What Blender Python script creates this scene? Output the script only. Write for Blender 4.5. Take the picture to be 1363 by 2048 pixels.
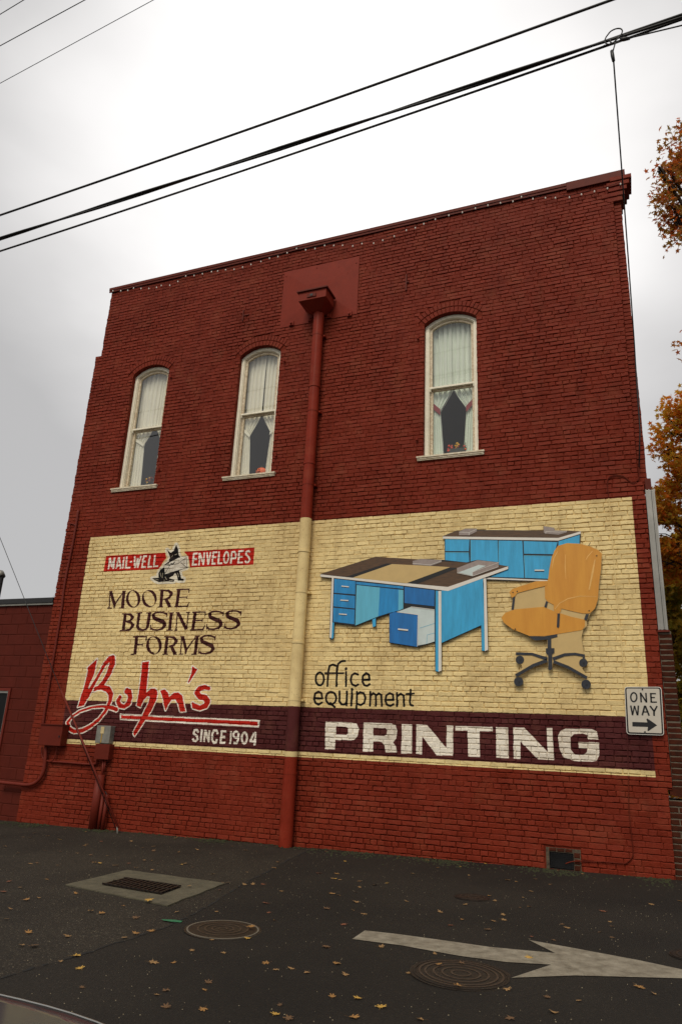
import bpy, bmesh, math, random
import numpy as np
from mathutils import Vector, Matrix, noise
from mathutils.geometry import tessellate_polygon

S = bpy.context.scene
for o in list(bpy.data.objects):
    bpy.data.objects.remove(o)
COL = S.collection
rnd = random.Random(7)

# ------------------------------------------------------------ camera
ZC = 1.55                      # lens height; wall face stands 10.4 m in front of it
DW = 10.4
FPX = 1412.83
_a, _b, _c = 0.38981498, 0.31335518, -0.04735127
def _rot(a, b, c):
    ca, sa, cb, sb, cc, sc = math.cos(a), math.sin(a), math.cos(b), math.sin(b), math.cos(c), math.sin(c)
    Rz = Matrix(((ca, -sa, 0), (sa, ca, 0), (0, 0, 1)))
    Rx = Matrix(((1, 0, 0), (0, cb, -sb), (0, sb, cb)))
    Ry = Matrix(((cc, 0, sc), (0, 1, 0), (-sc, 0, cc)))
    return Rz @ Rx @ Ry
RM = _rot(_a, _b, _c)          # columns: right, forward, up
cam = bpy.data.cameras.new('camera')
cam.sensor_fit = 'HORIZONTAL'
cam.sensor_width = 36.0
cam.lens = 36.0 * FPX / 1363.0
cam.clip_start = 0.05
cam.clip_end = 3000
co = bpy.data.objects.new('camera', cam)
COL.objects.link(co)
r_, f_, u_ = RM.col[0], RM.col[1], RM.col[2]
co.matrix_world = Matrix(((r_[0], u_[0], -f_[0], 0), (r_[1], u_[1], -f_[1], 0), (r_[2], u_[2], -f_[2], ZC), (0, 0, 0, 1)))
S.camera = co
S.render.resolution_x, S.render.resolution_y = 681, 1024

# ------------------------------------------------------------ sky, sun, exposure
def srgb(*c):
    return tuple((v / 255 / 12.92 if v / 255 <= 0.04045 else ((v / 255 + .055) / 1.055) ** 2.4) for v in c)
SUN_EL, SUN_AZ = math.radians(50), math.radians(180)   # azimuth from +Y, clockwise: behind the camera
W_ = bpy.data.worlds.new('World')
S.world = W_
W_.use_nodes = True
nt = W_.node_tree
nt.nodes.clear()
def N(t, **k):
    n = nt.nodes.new(t)
    for a, b in k.items():
        setattr(n, a, b)
    return n
out = N('ShaderNodeOutputWorld'); bg = N('ShaderNodeBackground')
bg.inputs[1].default_value = 0.1
sky = N('ShaderNodeTexSky', sky_type='NISHITA', sun_disc=False)
sky.sun_elevation = SUN_EL; sky.sun_rotation = SUN_AZ
tc = N('ShaderNodeTexCoord')
nrm = N('ShaderNodeVectorMath', operation='NORMALIZE')
nt.links.new(tc.outputs['Generated'], nrm.inputs[0])
dot = N('ShaderNodeVectorMath', operation='DOT_PRODUCT')
BR = ray0 = (RM @ Vector(((720 - 681.5) / FPX, 1, -(400 - 1024) / FPX))).normalized()            # the thin patch of the overcast
nt.links.new(nrm.outputs[0], dot.inputs[0]); dot.inputs[1].default_value = BR
cr = N('ShaderNodeValToRGB')
e = cr.color_ramp.elements
e[0].position = 0.0; e[0].color = (0.52, 0.50, 0.475, 1)
e[1].position = .99; e[1].color = (1.0, .985, 0.965, 1)
for p, v in ((0.55, .48), (0.76, .43), (0.865, .44), (0.91, .60), (0.95, .82)):
    q = e.new(p); q.color = (v, v * .975, v * .955, 1)
nz = N('ShaderNodeTexNoise'); nz.inputs['Scale'].default_value = 2.2; nz.inputs['Detail'].default_value = 5
nz.inputs['Roughness'].default_value = .45
mp = N('ShaderNodeMapping'); mp.inputs['Scale'].default_value = (1, 1, 2.2)
nt.links.new(nrm.outputs[0], mp.inputs[0]); nt.links.new(mp.outputs[0], nz.inputs['Vector'])
ad = N('ShaderNodeMath', operation='MULTIPLY_ADD'); ad.inputs[1].default_value = .12; ad.inputs[2].default_value = -.06
nt.links.new(nz.outputs[0], ad.inputs[0])
ad2 = N('ShaderNodeMath', operation='ADD')
nt.links.new(dot.outputs['Value'], ad2.inputs[0]); nt.links.new(ad.outputs[0], ad2.inputs[1])
nt.links.new(ad2.outputs[0], cr.inputs[0])
sc = N('ShaderNodeVectorMath', operation='SCALE'); sc.inputs['Scale'].default_value = 10.0
nt.links.new(cr.outputs[0], sc.inputs[0])
mx = N('ShaderNodeMixRGB'); mx.inputs[0].default_value = .92
nt.links.new(sky.outputs[0], mx.inputs[1]); nt.links.new(sc.outputs[0], mx.inputs[2])
nt.links.new(mx.outputs[0], bg.inputs[0]); nt.links.new(bg.outputs[0], out.inputs[0])

sl = bpy.data.lights.new('sun', 'SUN'); sl.energy = 1.5; sl.angle = math.radians(25); sl.color = (1, .92, .78)
so = bpy.data.objects.new('sun', sl); COL.objects.link(so)
sd = Vector((math.sin(SUN_AZ) * math.cos(SUN_EL), math.cos(SUN_AZ) * math.cos(SUN_EL), math.sin(SUN_EL)))
so.rotation_euler = (-sd).to_track_quat('-Z', 'Y').to_euler()
S.view_settings.view_transform = 'Standard'
S.view_settings.look = 'None'
S.view_settings.exposure = 0.32
S.view_settings.gamma = 1.0
S.view_settings.use_curve_mapping = False

# ------------------------------------------------------------ measuring helpers (metres from photograph points lying on known planes)
def ray(px, py):
    return RM @ Vector(((px - 681.5) / FPX, 1, -(py - 1024) / FPX))
def T(px, py, off=0.0):        # point on the wall plane (or a plane off metres behind it)
    r = ray(px, py); k = (DW + off) / r.y
    return Vector((r.x * k, DW + off, r.z * k + ZC))
def gz(x):                     # the lot falls gently to the left
    x = max(-16, min(6, x))
    return ZC - 1.432 + .0163 * x
def G(px, py, up=0.0):
    r = ray(px, py); k = (-1.432 + up) / (r.z - .0163 * r.x)
    return Vector((r.x * k, r.y * k, r.z * k + ZC))
def crop(x0, y0, s):
    return lambda u, v: (x0 + u / s, y0 + v / s)

# ------------------------------------------------------------ materials
MATS = {}
def mat(name, col, rough=.7, metal=0., var=.15, vscale=6., bump=.0, bscale=60., spec=.5, col2=None, obj=False):
    if name in MATS: return MATS[name]
    m = bpy.data.materials.new(name); m.use_nodes = True; MATS[name] = m
    n = m.node_tree; b = n.nodes['Principled BSDF']
    b.inputs['Roughness'].default_value = rough; b.inputs['Metallic'].default_value = metal
    b.inputs['Specular IOR Level'].default_value = spec
    g = n.nodes.new('ShaderNodeNewGeometry')
    t = n.nodes.new('ShaderNodeTexNoise'); t.inputs['Scale'].default_value = vscale; t.inputs['Detail'].default_value = 6; t.inputs['Roughness'].default_value = .65
    n.links.new(g.outputs['Position'], t.inputs['Vector'])
    mr = n.nodes.new('ShaderNodeMapRange'); mr.inputs[1].default_value = .3; mr.inputs[2].default_value = .7
    n.links.new(t.outputs[0], mr.inputs[0])
    mi = n.nodes.new('ShaderNodeMixRGB')
    c2 = col2 if col2 else tuple(min(1, v * (1 + var)) for v in col[:3])
    c1 = col if col2 else tuple(v * (1 - var) for v in col[:3])
    mi.inputs[1].default_value = (*c1[:3], 1); mi.inputs[2].default_value = (*c2[:3], 1)
    n.links.new(mr.outputs[0], mi.inputs[0]); n.links.new(mi.outputs[0], b.inputs['Base Color'])
    if bump:
        t2 = n.nodes.new('ShaderNodeTexNoise'); t2.inputs['Scale'].default_value = bscale; t2.inputs['Detail'].default_value = 4
        n.links.new(g.outputs['Position'], t2.inputs['Vector'])
        bp = n.nodes.new('ShaderNodeBump'); bp.inputs['Strength'].default_value = bump; bp.inputs['Distance'].default_value = .01
        n.links.new(t2.outputs[0], bp.inputs['Height']); n.links.new(bp.outputs[0], b.inputs['Normal'])
    return m
def C(*c): return srgb(*c)
RED = C(122, 43, 25)
M_redmetal = mat('red_painted_metal', C(124, 42, 26), .6, var=.1, vscale=5, bump=.12, bscale=25, spec=.15)
M_coping = mat('coping_metal', C(96, 38, 27), .6, var=.15, spec=.15)
M_black = mat('black_metal', C(22, 22, 24), .5)
M_blackpaint = mat('black_paint', C(14, 13, 15), .45)
M_cable = mat('cable_rubber', C(16, 16, 18), .6)
M_white = mat('white_window_paint', C(238, 230, 208), .5, var=.1, vscale=9, bump=.25, bscale=40)
M_whitedirty = mat('weathered_white_paint', C(234, 224, 200), .6, col2=C(190, 172, 140), vscale=16, bump=.3, bscale=50)
M_grey = mat('galvanised_metal', C(130, 128, 120), .45, metal=.3, var=.2, vscale=12)
M_alu = mat('aluminium_trim', C(150, 148, 142), .4, metal=.5, var=.18, vscale=3)
M_asph_old = None

# ------------------------------------------------------------ mesh helpers
ROOT = {}
def props(o, label=None, cat=None, group=None, kind=None):
    if label: o['label'] = label
    if cat: o['category'] = cat
    if group: o['group'] = group
    if kind: o['kind'] = kind
    return o
def thing(name, label, cat, loc, group=None, rz=0.0):
    o = bpy.data.objects.new(name, None); o.empty_display_size = .2
    COL.objects.link(o); o.location = loc; o.rotation_euler.z = rz
    ROOT[o] = Vector(loc)
    return props(o, label, cat, group)
def mesh(name, vs, fs, m, parent=None, smooth=False, loc=None):
    base = Vector((0, 0, 0))
    if parent is not None:
        base = ROOT[parent]
    elif loc is not None:
        base = Vector(loc)
    me = bpy.data.meshes.new(name)
    me.from_pydata([tuple(Vector(v) - base) for v in vs], [], fs)
    ms = m if isinstance(m, (list, tuple)) else [m]
    for k in ms: me.materials.append(k)
    if smooth:
        me.polygons.foreach_set('use_smooth', [len(p.vertices) < 5 for p in me.polygons])
    me.update()
    o = bpy.data.objects.new(name, me); COL.objects.link(o)
    if parent is not None:
        o.parent = parent; ROOT[o] = base
    else:
        o.location = base; ROOT[o] = base
    return o
class MB:
    def __init__(s): s.v = []; s.f = []
    def add(s, vs, fs):
        n = len(s.v); s.v += [tuple(v) for v in vs]; s.f += [tuple(i + n for i in f) for f in fs]; return s
    def box(s, x0, x1, y0, y1, z0, z1, bev=0.0):
        if bev <= 0:
            v = [(x0, y0, z0), (x1, y0, z0), (x1, y1, z0), (x0, y1, z0), (x0, y0, z1), (x1, y0, z1), (x1, y1, z1), (x0, y1, z1)]
            return s.add(v, [(0, 3, 2, 1), (4, 5, 6, 7), (0, 1, 5, 4), (1, 2, 6, 5), (2, 3, 7, 6), (3, 0, 4, 7)])
        bm = bmesh.new(); bmesh.ops.create_cube(bm, size=1)
        for v in bm.verts:
            v.co = Vector(((x0 + x1) / 2 + v.co.x * (x1 - x0), (y0 + y1) / 2 + v.co.y * (y1 - y0), (z0 + z1) / 2 + v.co.z * (z1 - z0)))
        bmesh.ops.bevel(bm, geom=bm.edges[:], offset=bev, segments=2, affect='EDGES', profile=.6)
        bm.verts.index_update()
        s.add([v.co.copy() for v in bm.verts], [tuple(v.index for v in f.verts) for f in bm.faces]); bm.free(); return s
    def tube(s, pts, r, seg=8, caps=True):
        pts = [Vector(p) for p in pts]; rs = r if isinstance(r, (list, tuple)) else [r] * len(pts)
        rings = []; up = None
        for i, p in enumerate(pts):
            a = pts[max(0, i - 1)]; b = pts[min(len(pts) - 1, i + 1)]
            t = (b - a).normalized()
            if up is None:
                up = Vector((0, 0, 1)) if abs(t.z) < .9 else Vector((1, 0, 0))
            x = t.cross(up)
            if x.length < 1e-4: x = t.cross(Vector((0, 1, 0)))
            x.normalize(); y = x.cross(t).normalized(); up = y
            rings.append([p + (x * math.cos(2 * math.pi * k / seg) + y * math.sin(2 * math.pi * k / seg)) * rs[i] for k in range(seg)])
        v = [q for R_ in rings for q in R_]; f = []
        for i in range(len(pts) - 1):
            for k in range(seg):
                k2 = (k + 1) % seg
                f.append((i * seg + k, i * seg + k2, (i + 1) * seg + k2, (i + 1) * seg + k))
        if caps:
            f.append(tuple(range(seg))[::-1]); n = (len(pts) - 1) * seg; f.append(tuple(n + k for k in range(seg)))
        return s.add(v, f)
    def disc(s, c, r, h, seg=32, r2=None):      # upright cylinder / ring from c up by h
        c = Vector(c); v = []; f = []
        for k in range(seg):
            a = 2 * math.pi * k / seg; d = Vector((math.cos(a), math.sin(a), 0))
            v += [c + d * r, c + d * r + Vector((0, 0, h))]
            if r2 is not None: v += [c + d * r2 + Vector((0, 0, h)), c + d * r2]
        n = 4 if r2 is not None else 2
        for k in range(seg):
            a, b = k * n, ((k + 1) % seg) * n
            f.append((a, b, b + 1, a + 1))
            if r2 is not None: f += [(a + 1, b + 1, b + 2, a + 2), (a + 2, b + 2, b + 3, a + 3)]
        if r2 is None: f += [tuple(k * 2 + 1 for k in range(seg))]
        return s.add(v, f)
    def build(s, name, m, parent=None, smooth=False, loc=None):
        return mesh(name, s.v, s.f, m, parent, smooth, loc)
def prism(pts, dy, mb=None):
    """solid from a polygon of points in a plane y=const (front), thickness dy behind it"""
    mb = mb or MB()
    pts = [Vector(p) for p in pts]
    n = len(pts); back = [p + Vector((0, dy, 0)) for p in pts]
    tri = tessellate_polygon([pts])
    f = []
    for t in tri:
        a, b, c = t
        nn = (pts[b] - pts[a]).cross(pts[c] - pts[a])
        f.append((a, b, c) if nn.y < 0 else (a, c, b))
    f += [(i, (i + 1) % n, (i + 1) % n + n, i + n) for i in range(n)]
    return mb.add(pts + back, f)
def ribbon(pts, off, mb=None, closed=False, thick=.0015):
    """painted stroke on a plane; pts = (x, z, width) metres at depth off"""
    mb = mb or MB(); P = []
    n = len(pts)
    for i, (x, z, w) in enumerate(pts):
        a = pts[i - 1] if (i > 0 or closed) else pts[i]; b = pts[(i + 1) % n] if (i < n - 1 or closed) else pts[i]
        d = Vector((b[0] - a[0], b[1] - a[1]));
        if d.length < 1e-9: d = Vector((1, 0))
        d.normalize(); nn = Vector((-d.y, d.x)) * w / 2
        P.append((Vector((x + nn.x, off, z + nn.y)), Vector((x - nn.x, off, z - nn.y))))
    v = []
    for a, b in P: v += [a, b]
    f = []
    for i in range(n if closed else n - 1):
        j = (i + 1) % n
        f.append((2 * i, 2 * j, 2 * j + 1, 2 * i + 1))
    return mb.add(v, f)

# ------------------------------------------------------------ the mural print (a paint layer generated here, projected straight onto the wall)
MX0, MX1, MZ0, MZ1 = -10.25, .65, ZC - .40, ZC + 3.60
RES = .004
TW, TH = int((MX1 - MX0) / RES), int((MZ1 - MZ0) / RES)
IMG = np.zeros((TH, TW, 4), np.float32)
def topx(p):
    return ((p[0] - MX0) / RES, (p[2] - MZ0) / RES)
def _fill(poly, col, holes=()):
    P = np.array([topx(p) for p in poly])
    x0, y0 = np.floor(P.min(0)).astype(int) - 1; x1, y1 = np.ceil(P.max(0)).astype(int) + 2
    x0, y0 = max(x0, 0), max(y0, 0); x1, y1 = min(x1, TW), min(y1, TH)
    if x1 <= x0 or y1 <= y0: return
    X, Y = np.meshgrid(np.arange(x0, x1) + .5, np.arange(y0, y1) + .5)
    def ins(P):
        m = np.zeros(X.shape, bool)
        for i in range(len(P)):
            (ax, ay), (bx, by) = P[i - 1], P[i]
            if ay == by: continue
            c = ((ay > Y) != (by > Y)) & (X < (bx - ax) * (Y - ay) / (by - ay) + ax)
            m ^= c
        return m
    m = ins(P)
    for h in holes: m &= ~ins(np.array([topx(p) for p in h]))
    IMG[y0:y1, x0:x1][m] = (*[c / 255 for c in col], 1)
def _stroke(pts, col, cap=True):
    """pts: (tx, ty, radius) texture px; tapered capsules"""
    for i in range(len(pts) - 1):
        (ax, ay, ra), (bx, by, rb) = pts[i], pts[i + 1]
        r = max(ra, rb) + 2
        x0, x1 = max(0, int(min(ax, bx) - r)), min(TW, int(max(ax, bx) + r) + 1)
        y0, y1 = max(0, int(min(ay, by) - r)), min(TH, int(max(ay, by) + r) + 1)
        if x1 <= x0 or y1 <= y0: continue
        X, Y = np.meshgrid(np.arange(x0, x1) + .5, np.arange(y0, y1) + .5)
        dx, dy = bx - ax, by - ay; L = dx * dx + dy * dy + 1e-9
        t0 = ((X - ax) * dx + (Y - ay) * dy) / L; t = np.clip(t0, 0, 1)
        d = np.hypot(X - ax - t * dx, Y - ay - t * dy)
        m = d <= ra + (rb - ra) * t
        if not cap:
            if i == 0: m &= t0 >= 0
            if i == len(pts) - 2: m &= t0 <= 1
        IMG[y0:y1, x0:x1][m] = (*[c / 255 for c in col], 1)
def mpp(px, py):               # metres per photo pixel there
    a, b, c = T(px, py), T(px + 1, py), T(px, py + 1)
    return ((b - a).length + (c - a).length) / 2
class Pen:
    def __init__(s, x0, y0, sc): s.c = crop(x0, y0, sc); s.s = sc
    def P(s, pts): return [T(*s.c(u, v)) for u, v in pts]
    def fill(s, pts, col, holes=()): _fill(s.P(pts), col, [s.P(h) for h in holes])
    def line(s, pts, col, w=None, cap=False, grow=0):
        if col is DK: grow = 3
        if col is BLK and w and w in (21, 18): grow = 4
        q = []
        for p in pts:
            ww = (p[2] if len(p) > 2 else w) + grow
            px, py = s.c(p[0], p[1]); t = topx(T(px, py)); q.append((t[0], t[1], ww / 2 / s.s * mpp(px, py) / RES))
        _stroke(q, col, cap)
    def ell(s, cx, cy, rx, ry, col, w, tilt=0, n=28):
        s.line([(cx + rx * math.cos(a) * math.cos(tilt) - ry * math.sin(a) * math.sin(tilt), cy + rx * math.cos(a) * math.sin(tilt) + ry * math.sin(a) * math.cos(tilt)) for a in [2 * math.pi * k / n for k in range(n + 1)]], col, w, True)
    def ring(s, cx, cy, rx, ry, ix, iy, rot, col, base, n=40):
        E = lambda a, b, r: [(cx + a * math.cos(t) * math.cos(r) - b * math.sin(t) * math.sin(r), cy + a * math.cos(t) * math.sin(r) + b * math.sin(t) * math.cos(r)) for t in [2 * math.pi * k / n for k in range(n)]]
        s.fill(E(rx, ry, 0), col, [E(ix, iy, rot)])
CREAM = (236, 212, 154); MAROON = (82, 36, 36); BRIGHT = (194, 34, 20); WHITE = (246, 240, 226); DK = (66, 28, 28); BLK = (20, 18, 20)
def rect(x0, x1, z0, z1, col):
    _fill([(x0, 0, ZC + z0), (x1, 0, ZC + z0), (x1, 0, ZC + z1), (x0, 0, ZC + z1)], col)
rect(-9.465, .228, .474, 3.519, CREAM)
rect(-9.42, .222, -.183, .474, MAROON)
rect(-9.32, .222, -.262, -.183, (233, 212, 154))
# MAIL-WELL | ENVELOPES
p = Pen(190, 1070, 7.572)
p.fill([(175, 322), (1065, 268), (1082, 350), (1040, 400), (1000, 470), (962, 518), (137, 560)], BRIGHT)
for L in ([(212, 525), (231, 350)], [(235, 352), (252, 440), (262, 500)], [(258, 500), (300, 348)], [(305, 345), (284, 520)],
          [(325, 515), (368, 340)], [(372, 340), (398, 515)], [(345, 470), (392, 466)], [(428, 512), (445, 335)],
          [(489, 328), (472, 508)], [(464, 500), (540, 495)], [(532, 412), (568, 410)],
          [(605, 326), (609, 500)], [(612, 500), (648, 350)], [(655, 350), (652, 500)], [(650, 500), (700, 318)],
          [(740, 316), (714, 500)], [(730, 326), (786, 322)], [(725, 410), (772, 406)], [(705, 490), (772, 486)],
          [(832, 311), (808, 496)], [(800, 486), (865, 481)], [(912, 307), (893, 492)], [(885, 479), (958, 473)]):
    p.line(L, WHITE, 25)
p = Pen(360, 1080, 8.519)
p.fill([(75, 200), (1268, 130), (1252, 425), (175, 472), (160, 350), (125, 260), (75, 212)], BRIGHT)
for L in ([(240, 225), (218, 435)], [(230, 236), (308, 231)], [(230, 328), (292, 324)], [(205, 425), (292, 420)],
          [(338, 222), (325, 435)], [(342, 228), (402, 425)], [(417, 212), (400, 430)], [(462, 212), (480, 422)], [(525, 205), (485, 422)],
          [(572, 206), (550, 418)], [(565, 216), (642, 210)], [(560, 300), (622, 296)], [(540, 408), (612, 404)],
          [(672, 198), (652, 415)], [(640, 405), (724, 399)], [(887, 195), (868, 408)],
          [(885, 205), (935, 204), (958, 250), (945, 312), (885, 322)], [(1014, 185), (992, 402)], [(1005, 194), (1088, 188)],
          [(1005, 290), (1070, 286)], [(985, 390), (1072, 384)],
          [(1194, 212), (1170, 190), (1132, 205), (1126, 250), (1170, 290), (1188, 335), (1165, 378), (1125, 382), (1110, 355)]):
    p.line(L, WHITE, 29)
p.ell(790, 300, 38, 92, WHITE, 29, .08)
# terrier with an envelope
p = Pen(300, 1070, 5.242)
dog = [[(180, 158), (218, 190), (250, 165), (255, 150), (277, 105), (297, 160), (300, 205), (320, 240), (300, 262), (255, 300), (215, 300), (200, 262), (212, 240), (200, 205)],
       [(150, 340), (112, 360), (92, 400), (92, 450), (25, 455), (60, 480), (95, 495), (150, 492), (255, 488), (250, 468), (200, 455), (240, 430), (265, 400), (285, 430), (295, 480), (355, 480), (355, 462), (330, 458), (308, 375), (385, 345), (385, 240), (210, 270), (150, 315)]]
for d in dog: p.line([(u, v) for u, v in d + d[:1]], (238, 230, 208), 44, True)
for d in dog: p.fill(d, (238, 230, 208))
for d in dog: p.fill(d, BLK)
for L in ([(225, 232), (238, 215)], [(262, 208), (285, 200)], [(232, 280), (262, 262)],
          [(110, 395), (118, 440)], [(135, 400), (130, 450)], [(160, 440), (175, 470)], [(290, 400), (305, 440)], [(205, 480), (240, 478)], [(60, 470), (90, 470)], [(150, 470), (150, 485)]):
    p.line(L, (205, 195, 170), 5, True)
p.fill([(150, 315), (205, 318), (385, 235), (390, 345), (155, 415)], (232, 226, 210))
p.fill([(150, 315), (240, 272), (300, 240), (385, 235), (290, 300)], (232, 226, 210))
for L in ([(150, 315), (205, 320), (290, 302), (385, 238)], [(150, 315), (155, 415), (390, 345), (385, 235)], [(155, 412), (208, 322)], [(325, 290), (390, 345)], [(150, 315), (200, 296)]):
    p.line(L, BLK, 4, True)
p.line([(222, 300), (240, 306), (258, 285)], BLK, 9, True)
# MOORE
p = Pen(200, 1170, 6.815)
for L in ([(128, 308, 15), (142, 110, 13)], [(104, 317, 10), (160, 317, 10)], [(152, 92, 34), (200, 270, 38), (196, 322, 12)], [(210, 262, 18), (322, 96, 13)],
          [(331, 88, 42), (309, 312, 42)], [(262, 314, 9), (335, 314, 9)], [(132, 92, 10), (178, 92, 10)], [(306, 88, 10), (358, 86, 10)],
          [(850, 72, 44), (832, 300, 42)], [(805, 72, 11), (900, 70, 11)], [(792, 302, 10), (865, 300, 10)], [(870, 74, 14), (940, 80, 26), (978, 120, 42), (950, 172, 30), (900, 192, 16), (865, 198, 14)],
          [(900, 195, 36), (955, 296, 44)], [(925, 298, 9), (980, 296, 9)],
          [(1077, 64, 44), (1050, 292, 42)], [(1045, 63, 15), (1225, 60, 14)], [(1222, 52, 8), (1214, 104, 14)], [(1070, 172, 12), (1188, 168, 12)], [(1192, 145, 8), (1187, 192, 9)], [(1018, 296, 12), (1200, 293, 14)], [(1198, 292, 20), (1218, 234, 8)]):
    p.line(L, DK)
p.ring(455, 192, 98, 120, 60, 108, -.12, DK, CREAM)
p.ring(675, 187, 102, 118, 66, 108, -.42, DK, CREAM)
# BUSINESS / FORMS
p = Pen(230, 1180, 5.048)
def serif_s(dx, dy):
    a = [(1092, 236, 16), (1060, 222, 12), (1020, 218, 12), (980, 224, 16), (955, 248, 26), (968, 278, 32), (1015, 298, 34), (1062, 318, 36), (1076, 350, 32), (1050, 384, 20), (1000, 400, 13), (955, 396, 13), (934, 382, 15)]
    p.line([(u + dx, v + dy, w) for u, v, w in a], DK, cap=True)
    p.line([(1102 + dx, 218 + dy, 5), (1092 + dx, 266 + dy, 9)], DK); p.line([(935 + dx, 346 + dy, 8), (929 + dx, 400 + dy, 7)], DK)
serif_s(0, 0); serif_s(177, -6); serif_s(-82, 246); serif_s(-568, 8)
for L in ([(107, 240, 31), (87, 408, 31)], [(72, 242, 8), (165, 242, 8)], [(52, 412, 9), (150, 410, 9)], [(110, 244, 8), (160, 250, 20), (180, 280, 29), (155, 312, 18), (110, 320, 9)], [(110, 320, 9), (165, 330, 20), (184, 362, 31), (155, 400, 20), (90, 410, 9)],
          [(247, 234, 29), (231, 365, 29), (244, 398, 22), (282, 408, 15), (318, 398, 18), (336, 365, 30), (353, 234, 31)], [(218, 235, 8), (280, 233, 8)], [(318, 234, 8), (375, 232, 8)],
          [(573, 233, 31), (556, 408, 31)], [(545, 234, 8), (600, 232, 8)], [(522, 409, 8), (588, 407, 8)],
          [(634, 232, 10), (619, 406, 10)], [(640, 232, 28), (725, 402, 30)], [(744, 230, 10), (729, 400, 10)], [(616, 233, 8), (650, 232, 8)], [(604, 407, 8), (636, 406, 8)], [(722, 230, 8), (762, 228, 8)],
          [(812, 228, 32), (790, 404, 32)], [(785, 228, 11), (918, 225, 11)], [(918, 222, 6), (911, 264, 9)], [(805, 311, 9), (886, 307, 9)], [(890, 291, 6), (884, 324, 7)], [(762, 405, 9), (898, 402, 11)], [(892, 401, 16), (912, 358, 6)],
          [(224, 474, 32), (204, 650, 32)], [(188, 474, 10), (320, 474, 10)], [(322, 470, 6), (315, 514, 9)], [(220, 555, 9), (280, 553, 9)], [(286, 538, 6), (280, 574, 7)], [(163, 652, 9), (222, 650, 9)],
          [(532, 472, 32), (511, 650, 32)], [(500, 474, 8), (572, 472, 8)], [(482, 651, 9), (538, 650, 9)], [(540, 475, 9), (598, 482, 22), (624, 520, 31), (594, 562, 20), (545, 570, 10)], [(570, 565, 26), (612, 650, 33)], [(590, 651, 8), (630, 650, 8)],
          [(666, 646, 11), (676, 480, 10)], [(648, 651, 8), (690, 650, 8)], [(664, 474, 8), (706, 474, 8)], [(688, 474, 29), (722, 610, 26), (718, 652, 8)], [(722, 612, 14), (815, 480, 9)], [(834, 472, 31), (812, 648, 31)], [(775, 651, 8), (830, 650, 8)], [(806, 471, 8), (862, 468, 8)]):
    p.line(L, DK)
p.ring(397, 560, 80, 93, 48, 84, -.2, DK, CREAM)
# the script name with its white edge
p = Pen(120, 1300, 6.195); p6 = Pen(320, 1320, 6.49)
Bst = [(468, 112), (340, 228), (352, 255), (310, 430), (222, 708), (298, 688), (385, 525), (352, 470), (430, 290)]
loop1 = [(335, 580, 60), (418, 430, 42), (500, 285, 34), (560, 180, 46), (620, 115, 66), (655, 105, 68), (655, 170, 76), (610, 290, 64), (545, 400, 52), (470, 475, 36), (425, 505, 18)]
loop2 = [(440, 478, 36), (520, 462, 56), (600, 490, 66), (632, 550, 62), (625, 620, 50), (600, 690, 42), (560, 770, 38), (480, 870, 38), (380, 950, 40), (280, 1000, 42), (180, 1012, 40), (115, 975, 42), (98, 900, 34), (150, 830, 24), (250, 762, 22), (400, 712, 22), (530, 700, 26), (630, 715, 38), (702, 738, 44)]
oo = [(745, 590, 46), (720, 640, 50), (745, 690, 52), (800, 705, 44), (855, 660, 58), (872, 590, 60), (862, 525, 64), (835, 512, 72)]
hh = [(1025, 155), (1110, 142), (1072, 530), (1130, 482), (1190, 482), (1213, 530), (1195, 620), (1130, 760), (930, 1072), (908, 1030), (1010, 840), (1100, 650), (1115, 578), (1085, 575), (1040, 620), (1000, 712), (952, 690), (1000, 400)]
nn = [(5, 400), (60, 382), (108, 430), (120, 482), (185, 428), (240, 425), (290, 470), (335, 672), (262, 675), (238, 580), (205, 515), (150, 520), (110, 580), (75, 660), (50, 570), (30, 470)]
ap = [(425, 85), (488, 128), (375, 300), (362, 295), (410, 180)]
ss = [(635, 372, 44), (580, 355, 52), (515, 375, 60), (478, 425, 66), (520, 480, 66), (585, 490, 70), (620, 540, 74), (595, 595, 66), (520, 625, 56), (445, 600, 62), (425, 565, 30)]
for pen, poly in ((p, Bst), (p, hh), (p6, nn), (p6, ap)): pen.line([(u, v) for u, v in poly + poly[:1]], WHITE, 27, True)
for pen, st in ((p, loop1), (p, loop2), (p, oo), (p6, ss)): pen.line(st, WHITE, cap=True, grow=27)
_fill([T(240.3, 1427.5), T(520.2, 1440.5), T(518.2, 1455.6), T(240.3, 1440.4)], WHITE)
p.line([(u, v) for u, v in hh + hh[:1]], WHITE, 27, True)
_fill([T(243.2, 1431.0), T(516, 1443.6), T(515.2, 1451.5), T(243.2, 1437.2)], BRIGHT)
for pen, poly in ((p, Bst), (p, hh), (p6, nn), (p6, ap)): pen.fill(poly, BRIGHT)
for pen, st in ((p, loop1), (p, loop2), (p, oo), (p6, ss)): pen.line(st, BRIGHT, cap=True)
# SINCE 1904
for L in ([(500, 945), (482, 912), (450, 915), (440, 955), (480, 990), (490, 1030), (465, 1052), (435, 1045), (426, 1020)], [(545, 902), (530, 1064)],
          [(592, 908), (575, 1066)], [(595, 912), (628, 1060)], [(645, 916), (630, 1070)], [(750, 965), (738, 918), (702, 915), (682, 960), (678, 1040), (700, 1075), (732, 1070), (742, 1030)],
          [(802, 918), (787, 1082)], [(795, 928), (862, 931)], [(795, 1000), (848, 1003)], [(780, 1072), (850, 1078)], [(928, 925), (912, 1092)],
          [(1022, 960), (1018, 1035), (995, 1080), (955, 1078)], [(1242, 935), (1228, 1112)], [(1225, 950), (1172, 1055)], [(1165, 1055), (1252, 1062)]):
    p6.line(L, WHITE, 28)
p6.ell(988, 972, 32, 40, WHITE, 26); p6.ell(1098, 1015, 34, 70, WHITE, 28, .06)
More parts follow.
